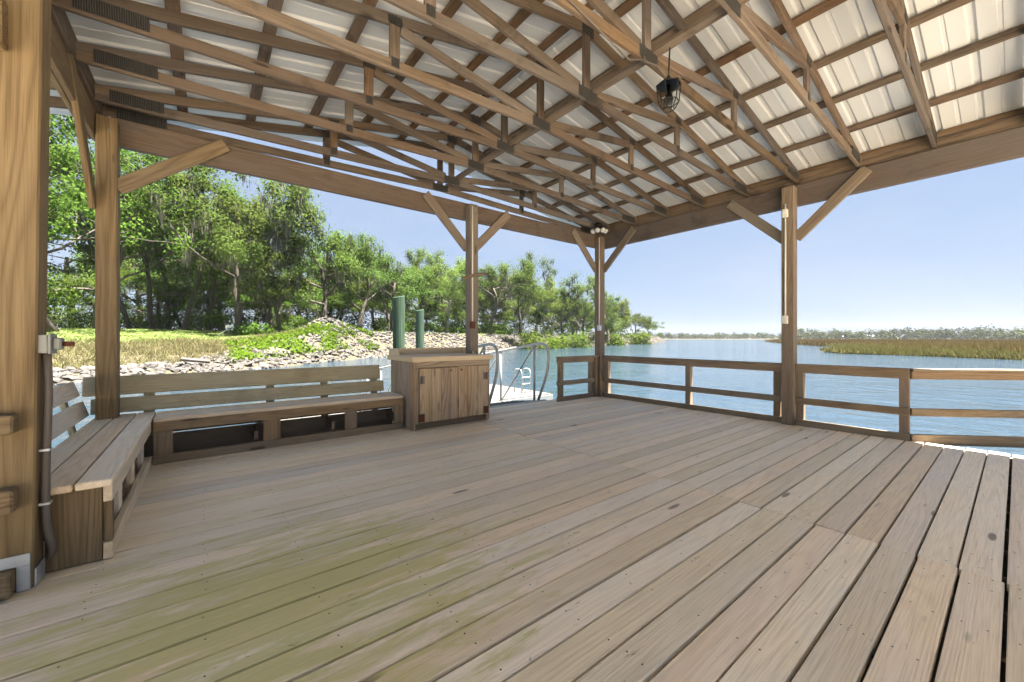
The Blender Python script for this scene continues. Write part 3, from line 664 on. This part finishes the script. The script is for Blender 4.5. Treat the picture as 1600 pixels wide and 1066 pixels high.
# flood light cluster near the corner
FL = Vector((6.02, 4.98, 3.35)); fl = empty('spotlight_cluster', FL); tag(fl, 'cluster of white spotlight bulbs under the roof near the corner post', 'light fixture')
v, f = lathe_geo([(.07, .0), (.075, .02), (.06, .06), (.03, .08)], 12); obj('base', v, f, M['black'], fl, Matrix.Translation(FL+Vector((0, 0, .0))), smooth=True)
for a_ in (2.6, 3.6, 4.4, 5.4):
    dr = Vector((math.cos(a_), math.sin(a_), -.75)).normalized(); Mx = Matrix.Translation(FL+dr*.05) @ dr.to_track_quat('Z', 'Y').to_matrix().to_4x4()
    v, f = lathe_geo([(.022, 0), (.024, .05), (.028, .055)], 10); s_ = obj('socket', v, f, M['black'], fl, Mx, smooth=True)
    v, f = lathe_geo([(.022, .05), (.046, .10), (.047, .125), (.03, .14), (.01, .145)], 12); obj('bulb', v, f, M['bulb'], s_, Mx, smooth=True)
# bird box and small lamp seen past the corner post
bb = empty('nest_box', (7.0, 5.55, 1.75)); tag(bb, 'small tan wooden box fixed behind the corner post', 'box')
v = [(0, 0, 0), (.16, 0, 0), (.16, .1, 0), (0, .1, 0), (0, 0, .2), (.06, 0, .2), (.06, .1, .2), (0, .1, .2)]
obj('box_body', v, [(3, 2, 1, 0), (4, 5, 6, 7), (0, 1, 5, 4), (1, 2, 6, 5), (2, 3, 7, 6), (3, 0, 4, 7)], M['counter'], bb, Matrix.Translation((6.55, 5.36, 1.62)))
slab('back_plate', 6.53, 6.57, 5.38, 5.42, 1.2, 1.85, M['rail'], bb, grain='z')

# ------------------------------------------------ rocks
def rock_geo(seed):
    r = np.random.default_rng(seed); ico = []
    t_ = (1+5**.5)/2
    vs_ = np.array([(-1, t_, 0), (1, t_, 0), (-1, -t_, 0), (1, -t_, 0), (0, -1, t_), (0, 1, t_), (0, -1, -t_), (0, 1, -t_), (t_, 0, -1), (t_, 0, 1), (-t_, 0, -1), (-t_, 0, 1)])/1.9
    fs_ = [(0, 11, 5), (0, 5, 1), (0, 1, 7), (0, 7, 10), (0, 10, 11), (1, 5, 9), (5, 11, 4), (11, 10, 2), (10, 7, 6), (7, 1, 8), (3, 9, 4), (3, 4, 2), (3, 2, 6), (3, 6, 8), (3, 8, 9), (4, 9, 5), (2, 4, 11), (6, 2, 10), (8, 6, 7), (9, 8, 1)]
    vs_ = vs_*(1+r.uniform(-.28, .28, (12, 1)))*np.array([1, r.uniform(.6, .9), r.uniform(.45, .75)])
    return vs_*.5, fs_
ROCKS = [rock_geo(s) for s in range(8)]; RM = [mesh('rock', v_, f_, M['rock']) for v_, f_ in ROCKS]
rip = empty('riprap', (10, 52, WZ)); tag(rip, kind='structure')
pts = []
for (ax, ay), (bx_, by_) in zip(SH[3:-3], SH[4:-2]):
    L = math.hypot(bx_-ax, by_-ay); nx, ny = -(by_-ay)/L, (bx_-ax)/L
    far = math.hypot(ax, ay) > 110; den = 1.5 if far else 3.4
    for k in range(int(L*7.2*den*(.6 if far else 1))):
        t_ = rng.random(); x0_ = ax+(bx_-ax)*t_; dmax = 7.0 if x0_ > 8 else (3.4+max(0, x0_+2)*.3 if x0_ > -2 else 3.2)
        dd = rng.random()**.9*dmax-.5; pts.append((x0_+nx*dd, ay+(by_-ay)*t_+ny*dd, rng.uniform(.38, .95)*(1.25 if far else 1)))
for k in range(150):
    a_ = rng.random()*6.28; rr = rng.random()**.6*3.9; pts.append((PILE[0]+rr*math.cos(a_), PILE[1]+rr*math.sin(a_)*.9, rng.uniform(.4, 1.0)))
PA = np.array(pts); PZ = land_z(PA[:, 0], PA[:, 1]); CD = np.hypot(PA[:, 0], PA[:, 1]); order = np.argsort(CD-PA[:, 2]*6)
ff_, vv_ = [], []
for rank, i_ in enumerate(order):
    x, yy, s = PA[i_]; z = PZ[i_]+s*.08; a_, b_ = rng.random()*6.28, rng.uniform(-.5, .5); k = int(rng.integers(8))
    Mx = Matrix.Translation((x, yy, z)) @ Matrix.Rotation(a_, 4, 'Z') @ Matrix.Rotation(b_, 4, 'X') @ Matrix.Scale(s, 4)
    if rank < 300: place(bpy.data.objects.new('rock', RM[k]), Mx, rip)
    else:
        A = np.array(Mx); V_ = ROCKS[k][0] @ A[:3, :3].T+A[:3, 3]; b0 = len(vv_); vv_ += V_.tolist(); ff_ += [(p+b0, q+b0, r_+b0) for p, q, r_ in ROCKS[k][1]]
tag(obj('far_rocks', vv_, ff_, M['rock'], rip), kind='stuff')
pp = tube('black_pipe', [(-1.55, 42.3, -.55), (.35, 42.6, -.85)], .16, M['conduit'], None, 8); tag(pp, 'short black pipe lying on the stones of the bank', 'pipe')

# ------------------------------------------------ plants
def blades(name, P, hgt, wid, nper, mat, lean=.45, parent=None):
    n = len(P)*nper; B = np.repeat(P, nper, 0)+np.c_[rng.normal(0, wid*2.2, (n, 2)), np.zeros(n)]
    a_ = rng.random(n)*6.283; h_ = hgt*rng.uniform(.55, 1.15, n)*np.repeat(rng.uniform(.7, 1.2, len(P)), nper); w_ = wid*rng.uniform(.6, 1.3, n)
    sx, sy = np.cos(a_)*w_, np.sin(a_)*w_; lx, ly = rng.normal(0, lean, n)*h_, rng.normal(0, lean, n)*h_
    V = np.stack([np.c_[B[:, 0]-sx, B[:, 1]-sy, B[:, 2]], np.c_[B[:, 0]+sx, B[:, 1]+sy, B[:, 2]], np.c_[B[:, 0]+lx, B[:, 1]+ly, B[:, 2]+h_]], 1)
    o = place(bpy.data.objects.new(name, quads(name, V, 3, mat)), Matrix(), parent); tag(o, kind='stuff'); return o
def scatter(n, x0, x1, y0, y1, dmin, dmax, cond=None):
    x = rng.uniform(x0, x1, n); yy = rng.uniform(y0, y1, n); d = shore_dist(x, yy); k = (d > dmin) & (d < dmax)
    if cond is not None: k &= cond(x, yy, d)
    x, yy = x[k], yy[k]; return np.c_[x, yy, land_z(x, yy)-.03]
o = blades('dry_bank_grass', scatter(26000, -30, 12, 20, 66, 2.6, 13, lambda x, yy, d: (x < 4) | (d > 7)), .55, .035, 5, M['drygrass'], .6); tag(o, 'tan dry grass covering the sloping bank below the lawn', 'grass')
o = blades('lawn_grass', scatter(30000, -40, 16, 24, 100, 10.5, 40), .16, .04, 4, M['lawn_blades'], .5); tag(o, 'short bright green lawn grass above the bank', 'grass')
o = blades('bank_top_grass', scatter(26000, 8, 240, 55, 190, 6.3, 13), .5, .07, 3, M['lawn_blades'], .5); tag(o, 'grass growing along the top of the rock bank', 'grass')
def leafcloud(C, rad, n, size, flat=.75):
    """n leaf quads round each centre"""
    m_ = len(C)*n; c_ = np.repeat(C, n, 0); rr = np.repeat(rad, n)[:, None]
    p = c_+rng.normal(0, 1, (m_, 3))*rr*np.array([.55, .55, .55*flat]); nn = p-c_; nn /= np.linalg.norm(nn, axis=1)[:, None]+1e-6; cc = c_-C.mean(0); cc /= np.linalg.norm(cc, axis=1)[:, None]+1e-6
    nn = nn*.8+cc*.6+np.array([0, 0, .45])+rng.normal(0, .38, (m_, 3)); nn /= np.linalg.norm(nn, axis=1)[:, None]
    u = rng.normal(0, 1, (m_, 3)); u -= (u*nn).sum(1)[:, None]*nn; u /= np.linalg.norm(u, axis=1)[:, None]; w_ = np.cross(nn, u); s = (size*rng.uniform(.6, 1.4, m_))[:, None]
    return np.stack([p-u*s, p+w_*s*.55+u*s*.1, p+u*s, p-w_*s*.55+u*s*.1], 1)
vp = scatter(5200, 2, 22, 44, 72, 1.8, 9.5, lambda x, yy, d: (vnoise(x*.45, yy*.45, 9)+np.where((x < 15), .18, -.06)) > .56)
o = place(bpy.data.objects.new('vines', quads('vines', leafcloud(vp+np.array([0, 0, .3]), np.full(len(vp), .45), 7, .16), 4, M['vine'])), Matrix()); tag(o, 'bright green vines spreading over the rubble on the bank', 'vines', kind='stuff')
def in_marsh(x, yy):
    poly = np.vstack([MR+[1.0, -.4], [(900, 205), (900, -60)]]); ins = np.zeros(x.shape, bool); n = len(poly)
    for i in range(n):
        (x1, y1), (x2, y2) = poly[i], poly[(i+1) % n]
        if y1 == y2: continue
        ins ^= ((y1 > yy) != (y2 > yy)) & (x < (x2-x1)*(yy-y1)/(y2-y1)+x1)
    return ins
def medge(x, yy):
    best = np.full(x.shape, 1e9)
    for (ax, ay), (bx_, by_) in zip(MR[:-1], MR[1:]):
        dx, dy = bx_-ax, by_-ay; tt = np.clip(((x-ax)*dx+(yy-ay)*dy)/(dx*dx+dy*dy), 0, 1); best = np.minimum(best, np.hypot(x-ax-tt*dx, yy-ay-tt*dy))
    return best
x = np.r_[rng.uniform(62, 190, 42000), rng.uniform(150, 520, 30000)]; yy = np.r_[rng.uniform(-30, 62, 42000), rng.uniform(-40, 190, 30000)]
ts = rng.random(9000)*9; ti = ts.astype(int)+1; tf = (ts % 1)[:, None]; rim = MR[ti]*(1-tf)+MR[np.minimum(ti+1, 11)]*tf+rng.normal(0, .7, (9000, 2))+[.9, -.3]
x = np.r_[x, rim[:, 0]]; yy = np.r_[yy, rim[:, 1]]; k = in_marsh(x, yy) | (np.arange(len(x)) >= 72000); x, yy = x[k], yy[k]; e = medge(x, yy); zz = WZ+np.interp(e, [0, 1.2, 9, 400], [-.1, .35, .75, .8]); far = np.hypot(x, yy) > 170
grn = (e < 3.5+3*vnoise(x*.2, yy*.2, 4)) | ((e < 24) & (vnoise(x*.06, yy*.09, 6) > .55)); near = ~far
o = blades('marsh_grass', np.c_[x, yy, zz][near & ~grn], 1.15, .07, 5, M['marsh'], .22); tag(o, 'golden brown marsh grass covering the flat across the river', 'grass')
o = blades('green_marsh_grass', np.c_[x, yy, zz][near & grn], .8, .07, 5, M['marshgreen'], .3); tag(o, 'low green grass fringing the marsh by the water', 'grass')
o = blades('far_marsh_grass', np.c_[x, yy, zz][far], 1.2, .28, 3, M['marsh'], .2); tag(o, 'distant tan marsh grass stretching to the far treeline', 'grass')

# ------------------------------------------------ trees
def grow(r, kind):
    tubes, tips = [], []
    def limb(p, d, L, rad, lev, maxlev):
        n = 4 if lev else 6; pts_ = [p]; rs = [rad]; q = p.copy(); dd = d.copy()
        for k in range(n):
            wob = .10 if kind == 'pine' else .22
            dd = (dd+Vector((r.gauss(0, wob), r.gauss(0, wob), r.gauss(0, wob*.6)+(.05 if lev else .02)))).normalized(); q = q+dd*L/n; pts_.append(q.copy()); rs.append(rad*(1-.62*(k+1)/n))
        tubes.append((pts_, rs, 7 if lev == 0 else (5 if lev == 1 else 4)))
        if lev >= maxlev: tips.append(q); tips.append(pts_[-2]); return
        if lev >= maxlev-1: tips.append(q)
        kids = {'oak': (6, 4, 3), 'gum': (13, 4, 2), 'pine': (17, 3, 2), 'pale': (7, 4, 3)}[kind][lev]
        for c_ in range(kids):
            if lev == 0:
                lo = {'oak': .35, 'gum': .22, 'pine': .42, 'pale': .4}[kind]; t_ = lo+(1-lo)*(c_+r.random()*.8)/kids
            else: t_ = .35+.65*(c_+r.random())/kids
            t_ = min(t_, .99); i_ = min(int(t_*n), n-1); b_ = pts_[i_].lerp(pts_[i_+1], t_*n-i_)
            az = c_*2.4+r.random()*1.1
            if lev == 0:
                el = {'oak': r.uniform(.25, .95), 'gum': r.uniform(.15, .7), 'pine': r.uniform(-.05, .4), 'pale': r.uniform(.5, 1.1)}[kind]
                nd = Vector((math.cos(az)*math.cos(el), math.sin(az)*math.cos(el), math.sin(el)))
                fl_ = {'oak': .75, 'gum': .46*(1.15-.75*abs(t_-.45)), 'pine': .27*(1.25-t_*.85), 'pale': .55}[kind]; nl = L*fl_*r.uniform(.8, 1.2)
            else:
                sd_ = Vector((r.gauss(0, 1), r.gauss(0, 1), r.gauss(0, .7)+.25)).normalized(); nd = (dd*.75+sd_*.8).normalized(); nl = L*r.uniform(.42, .62)
            limb(b_, nd, nl, rs[i_]*{0: .5, 1: .55, 2: .6}[lev], lev+1, maxlev)
    H = {'oak': 11, 'gum': 19, 'pine': 22, 'pale': 13}[kind]
    lean = Vector((r.gauss(0, .12), r.gauss(0, .12), 1)).normalized() if kind in ('oak', 'pale') else Vector((r.gauss(0, .03), r.gauss(0, .03), 1)).normalized()
    limb(Vector((0, 0, -.5)), lean, H, {'oak': .52, 'gum': .36, 'pine': .27, 'pale': .28}[kind], 0, 3 if kind in ('oak', 'pale') else 2)
    return tubes, tips
def tree_meshes(kind, seed, leaf, cnt, rad, size, bark, moss=0):
    r = random.Random(seed); tubes, tips = grow(r, kind); v, f = [], []
    for p, rs, n in tubes: tube_geo(p, rs, n, v, f)
    # flare
    tm = mesh('trunk', v, f, bark, True); C = np.array([tuple(q) for q in tips])
    hi = C[:, 2].max(); sel_ = r.sample(range(len(C)), int(len(C)*.86)); C2 = C[sel_]
    rd = rng.uniform(.65, 1.25, len(C2))*rad
    V = leafcloud(C2, rd, cnt, size, .7); cm = quads('crown', V, 4, leaf); mm = None
    if moss:
        low = np.array([tuple(q) for p, rs, n in tubes if n < 7 for q in p[1:]]); low = low[rng.choice(len(low), min(len(low), moss), False)]
        k = np.repeat(low, 7, 0); n = len(k); k = k+rng.normal(0, .22, (n, 3)); a_ = rng.random(n)*6.28; wd_ = rng.uniform(.05, .13, n); ln = rng.uniform(.5, 2.0, n)
        s = np.c_[np.cos(a_)*wd_, np.sin(a_)*wd_, np.zeros(n)]; e_ = np.c_[rng.normal(0, .08, (n, 2)), -ln]
        mm = quads('moss', np.stack([k-s, k+s, k+s*.8+e_*.6, k+e_], 1), 4, M['moss'])
    return tm, cm, mm
TV = {}
for i_ in range(4): TV['oak%d' % i_] = tree_meshes('oak', 11+i_, M['oak'], 105, 1.35, .165, M['bark'], 130)
for i_ in range(2): TV['pale%d' % i_] = tree_meshes('pale', 31+i_, M['pale'], 84, 1.25, .16, M['palebark'], 0)
for i_ in range(2): TV['gum%d' % i_] = tree_meshes('gum', 41+i_, M['gum'], 140, 1.4, .165, M['bark'])
for i_ in range(3): TV['pine%d' % i_] = tree_meshes('pine', 51+i_, M['pine'], 125, 1.15, .15, M['bark'])
def top_of(kind): return max(v_.co.z for v_ in TV[kind][1].vertices)
TOPS = {k: float(np.percentile(np.array([v_.co.z for v_ in TV[k][1].vertices]), 99.5)) for k in TV}
FXv, FYv = math.cos(AX), math.sin(AX)
def ground_at(px, F): r_ = (px-800)/616*F; return (FXv*F+FYv*r_, FYv*F-FXv*r_)
def tree(px, F, ytop, kind, label, wide=1.0, group=None, name='tree', rot=None):
    x, yy = ground_at(px, F); z = float(land_z(np.array([x]), np.array([yy]))[0]); H = 1.2+(528-ytop)/616*F-z; s = H/TOPS[kind]
    e = empty(name, (x, yy, z)); tag(e, label, 'tree', group)
    Mx = Matrix.Translation((x, yy, z)) @ Matrix.Rotation(rot if rot is not None else rnd.random()*6.28, 4, 'Z') @ Matrix.Diagonal((s*wide, s*wide, s, 1))
    for nm, me in zip(('trunk', 'crown', 'moss'), TV[kind]):
        if me: place(bpy.data.objects.new(nm, me), Mx, e)
ORD = ['first', 'second', 'third', 'fourth', 'fifth', 'sixth', 'seventh', 'eighth', 'ninth', 'tenth', 'eleventh', 'twelfth', 'thirteenth', 'fourteenth', 'fifteenth', 'sixteenth', 'seventeenth', 'eighteenth', 'nineteenth', 'twentieth']
G1 = 'trees along the left bank'
tree(92, 44, 120, 'gum0', 'tall bright green tree at the far left beside the near post', 1.0, G1, 'sweetgum_tree')
tree(20, 52, 140, 'gum1', 'bright green tree mostly hidden behind the near left post', 1.0, G1, 'sweetgum_tree')
tree(150, 60, 190, 'gum1', 'leafy green tree just left of the left corner post', .9, G1, 'sweetgum_tree')
for px, F, yt, k, lb in ((205, 66, 268, 'pine0', 'slim dark pine just right of the left corner post'), (240, 70, 250, 'pine1', 'tall dark pine under the left knee brace'),
                         (285, 66, 248, 'pine2', 'dense dark pine left of the large spreading oak'), (262, 80, 285, 'pine0', 'thin pine trunk in the shade of the pine group'), (325, 74, 275, 'pine1', 'pine standing close against the large spreading oak')):
    tree(px, F, yt, k, lb, 1.15, 'pines behind the lawn', 'pine_tree')
tree(375, 62, 258, 'oak0', 'large spreading oak with grey moss behind the lawn sign', .85, G1, 'oak_tree'); tree(420, 72, 290, 'oak1', 'oak with open mossy top right of the largest oak', .75, G1, 'oak_tree')
tree(438, 66, 385, 'oak2', 'low rounded oak behind the rubble mound', .9, G1, 'oak_tree'); tree(505, 70, 300, 'oak3', 'gnarled oak with bare mossy top and leaning trunk', .72, G1, 'oak_tree')
tree(560, 78, 372, 'oak1', 'oak behind the taller green piling', .9, G1, 'oak_tree'); tree(612, 84, 375, 'oak0', 'broad oak left of the slimmer green piling', .9, G1, 'oak_tree')
tree(655, 94, 392, 'oak2', 'rounded oak behind the slimmer green piling', .85, G1, 'oak_tree'); tree(697, 92, 398, 'pale0', 'pale-barked tree with a white trunk left of the middle post', .75, G1, 'pale_tree')
tree(700, 104, 394, 'oak3', 'oak rising behind the white-trunked tree', .9, G1, 'oak_tree'); tree(765, 108, 402, 'oak1', 'oak just right of the middle post', .9, G1, 'oak_tree')
tree(812, 116, 390, 'oak0', 'tall oak midway between middle post and corner post', .8, G1, 'oak_tree'); tree(850, 124, 425, 'pale1', 'yellow-green tree left of the corner post', .95, G1, 'pale_tree')
tree(880, 132, 432, 'oak2', 'oak left of the corner post on the rocky bank', .9, G1, 'oak_tree'); tree(915, 142, 438, 'oak3', 'oak immediately left of the corner post', .9, G1, 'oak_tree')
tree(950, 160, 466, 'oak1', 'oak seen just right of the corner post', .9, G1, 'oak_tree'); tree(972, 178, 470, 'pale0', 'light green tree on the point right of the corner post', 1.0, G1, 'pale_tree')
tree(992, 196, 474, 'oak0', 'dark oak near the tip of the wooded point', .9, G1, 'oak_tree'); tree(1008, 208, 496, 'gum0', 'last small tree at the tip of the wooded point', 1.3, G1, 'oak_tree')
for px, F, yt, k in ((120, 95, 300, 'oak2'), (215, 100, 350, 'oak0'), (300, 98, 360, 'oak3'), (350, 92, 350, 'gum0'), (395, 95, 370, 'oak2'), (470, 96, 392, 'oak0'), (530, 100, 400, 'oak2'), (590, 112, 412, 'oak3'), (640, 122, 415, 'oak1'), (740, 130, 420, 'oak2'), (785, 136, 425, 'oak3'), (835, 146, 440, 'oak1'), (895, 160, 452, 'oak0'), (935, 176, 462, 'oak2')):
    ci_ = globals().get('ci_', -1)+1; tree(px, F, yt, k, ORD[ci_]+' oak from the left in the shaded second row behind the front trees', 1.05, 'second row of trees', 'oak_tree')
UN = ['gum1', 'oak2', 'gum0', 'oak0']
ul = ['first', 'second', 'third', 'fourth', 'fifth', 'sixth', 'seventh', 'eighth', 'ninth', 'tenth', 'eleventh', 'twelfth', 'thirteenth', 'fourteenth', 'fifteenth', 'sixteenth', 'seventeenth', 'eighteenth']
for i_, px in enumerate((215, 255, 300, 345, 385, 425, 470, 520, 565, 610, 655, 690, 730, 775, 815, 855, 900, 940)):
    F = float(np.interp(px, [200, 400, 500, 700, 940], [84, 82, 88, 116, 165]))+rnd.uniform(-4, 4)
    tree(px, F, float(np.interp(px, [200, 400, 560, 700, 940], [418, 418, 432, 448, 478]))+rnd.uniform(-12, 12), UN[i_ % 4], ul[i_]+' low understory tree from the left in the shade between the tall trunks', 1.7, 'understory trees', 'understory_tree')
# shrubs
def shrub(px, F, yt, wpx, mat, label):
    x, yy = ground_at(px, F); z = float(land_z(np.array([x]), np.array([yy]))[0]); H = max(.6, 1.2+(528-yt)/616*F-z); Wd = wpx/616*F/2
    e = empty('shrub', (x, yy, z)); tag(e, label, 'shrub', 'shrubs along the bank')
    n = 36; a_ = rng.random(n)*6.28; rr = rng.random(n)**.5*Wd*.8; hh = rng.uniform(.1, .85, n)*H*(1-.5*(rr/Wd)**2)
    C = np.c_[rr*np.cos(a_), rr*np.sin(a_), hh]; place(bpy.data.objects.new('foliage', quads('foliage', leafcloud(C, np.full(n, max(.4, H*.25)), 60, .17*max(1, F/80)), 4, mat)), Matrix.Translation((x, yy, z)), e)
    v, f = [], []
    for c_ in C[:10]: tube_geo([(0, 0, -.2), tuple(c_*.5+np.array([0, 0, .1])), tuple(c_)], [.04, .03, .01], 4, v, f)
    obj('stem', v, f, M['bark'], e, Matrix.Translation((x, yy, z)))
for a in ((830, 101, 508, 60, M['shrub'], 'tall bright shrub on the rocks right of the gangway rails'), (868, 108, 518, 60, M['vine'], 'low bright green bush left of the corner post'), (905, 116, 513, 36, M['shrub'], 'bush beside the corner post on the bank'),
          (1000, 178, 515, 40, M['shrub'], 'green bush at the waterline on the point'), (962, 150, 520, 26, M['shrub'], 'small bush right of the corner post'), (395, 60, 500, 60, M['shrub'], 'leafy bush under the large oak'),
          (250, 78, 480, 90, M['shrub'], 'undergrowth bush below the pines'), (330, 74, 478, 70, M['gum'], 'bright undergrowth bush left of the small sign'), (150, 74, 478, 110, M['shrub'], 'undergrowth bush left of the corner post'),
          (540, 84, 505, 70, M['shrub'], 'bush at the foot of the gnarled oak'), (640, 98, 500, 90, M['shrub'], 'shaded bush between the two pilings'), (700, 108, 505, 70, M['shrub'], 'bush behind the white tree trunk'),
          (770, 118, 500, 80, M['shrub'], 'bush right of the middle post'), (460, 76, 490, 90, M['shrub'], 'dark bush behind the rubble mound'), (428, 43.5, 560, 46, M['moss'], 'greyish dry bush at the water edge behind the bench')): shrub(*a)
for i_ in range(20):
    px = 30+i_*48; F = float(np.interp(px, [30, 400, 500, 700, 940], [88, 90, 96, 124, 172]))
    shrub(px+rnd.uniform(-12, 12), F, 470+rnd.uniform(-10, 14)+(px > 600)*14, 78, M['oak'] if i_ % 3 else M['shrub'], ORD[i_]+' thicket bush from the left in the undergrowth beneath the trees')
# lawn sign
x, yy = ground_at(357, 58); z = float(land_z(np.array([x]), np.array([yy]))[0])
sg = empty('lawn_sign', (x, yy, z)); tag(sg, 'small white sign on a post at the edge of the lawn', 'sign')
beam('sign_post', (x, yy, z-.2), (x, yy, z+1.5), .14, .14, M['postgrey'], sg, up=(0, 1, 0)); beam('sign_board', (x-.35, yy-.1, z+1.3), (x+.35, yy-.3, z+1.3), .04, .38, M['whitepl'], sg); beam('stay', (x-.1, yy, z+.9), (x-1.3, yy+.2, z+.05), .08, .08, M['whitepl'], sg)
# far treeline and houses
def treeline(name, segs, hmin, hmax, step, label):
    C, Rd = [], []
    for (x0_, y0_), (x1_, y1_) in segs:
        L = math.hypot(x1_-x0_, y1_-y0_)
        for k in range(int(L/step)):
            t_ = (k+rng.random())/(L/step); hh = rng.uniform(hmin, hmax)*(.75+.5*vnoise(np.array([k*.06]), np.array([.5]), 8)[0]); w_ = rng.uniform(4, 8)
            bx0, by0 = x0_+(x1_-x0_)*t_+rng.normal(0, 9), y0_+(y1_-y0_)*t_+rng.normal(0, 9)
            for q in range(5): C.append((bx0+rng.normal(0, w_*.45), by0+rng.normal(0, w_*.45), WZ+.5+hh*rng.uniform(.12, .88))); Rd.append(w_*.6)
    o = place(bpy.data.objects.new(name, quads(name, leafcloud(np.array(C), np.array(Rd), 30, 1.05, .9), 4, M['farleaf'])), Matrix()); tag(o, label, 'trees', kind='stuff')
treeline('far_treeline', [((330, 590), (470, 560)), ((470, 560), (700, 480)), ((700, 480), (860, 330)), ((860, 330), (920, 180))], 8, 13, 2.6, 'distant low line of trees on the far shore')
treeline('far_wood', [((640, 185), (720, 90)), ((720, 90), (640, -40)), ((640, -40), (560, -140))], 10, 15, 2.0, 'distant denser wood on the far shore at right')
for (px, F, wd_, lb) in ((1360, 560, 17, 'white house among the far trees at right'), (1312, 600, 13, 'low grey roofed house among the far trees')):
    x, yy = ground_at(px, F); hs = empty('house', (x, yy, WZ+.8)); tag(hs, lb, 'house', 'houses on the far shore'); d = Vector((FYv, -FXv, 0)); c_ = Vector((x, yy, 0))
    beam('wall', c_-d*wd_/2+Vector((0, 0, .9)), c_+d*wd_/2+Vector((0, 0, .9)), 8, 4.6, M['whitepl'], hs)
    n_ = Vector((FXv, FYv, 0)); zt = 3.2; v = [c_-d*(wd_/2+.6)-n_*4.6+Vector((0, 0, zt)), c_+d*(wd_/2+.6)-n_*4.6+Vector((0, 0, zt)), c_+d*(wd_/2+.6)+n_*4.6+Vector((0, 0, zt)), c_-d*(wd_/2+.6)+n_*4.6+Vector((0, 0, zt)), c_-d*wd_*.3+Vector((0, 0, zt+2.2)), c_+d*wd_*.3+Vector((0, 0, zt+2.2))]
    obj('roof', [p-c_ for p in v], [(0, 1, 5, 4), (1, 2, 5), (2, 3, 4, 5), (3, 0, 4), (3, 2, 1, 0)], M['galv'], hs, Matrix.Translation(c_))
    for k in (-.3, 0, .3):
        p = c_+d*wd_*k-n_*4.03+Vector((0, 0, 1.2)); beam('window', p-d*.7, p+d*.7, .06, 1.5, M['greybox'], hs)

# ------------------------------------------------ air
t = NT('air'); pv = t.n('ShaderNodeVolumePrincipled'); pv.inputs['Color'].default_value = (.93, .96, 1, 1); pv.inputs['Density'].default_value = .00007; pv.inputs['Anisotropy'].default_value = .2
t.t.nodes.remove(t.b); t.l(pv.outputs[0], t.out.inputs['Volume'])
hz_v = [(x, y, z) for z in (-8, 40) for x, y in ((-250, -250), (1500, -250), (1500, 1300), (-250, 1300))]
tag(obj('haze', hz_v, [(3, 2, 1, 0), (4, 5, 6, 7), (0, 1, 5, 4), (1, 2, 6, 5), (2, 3, 7, 6), (3, 0, 4, 7)], t.m), kind='stuff')
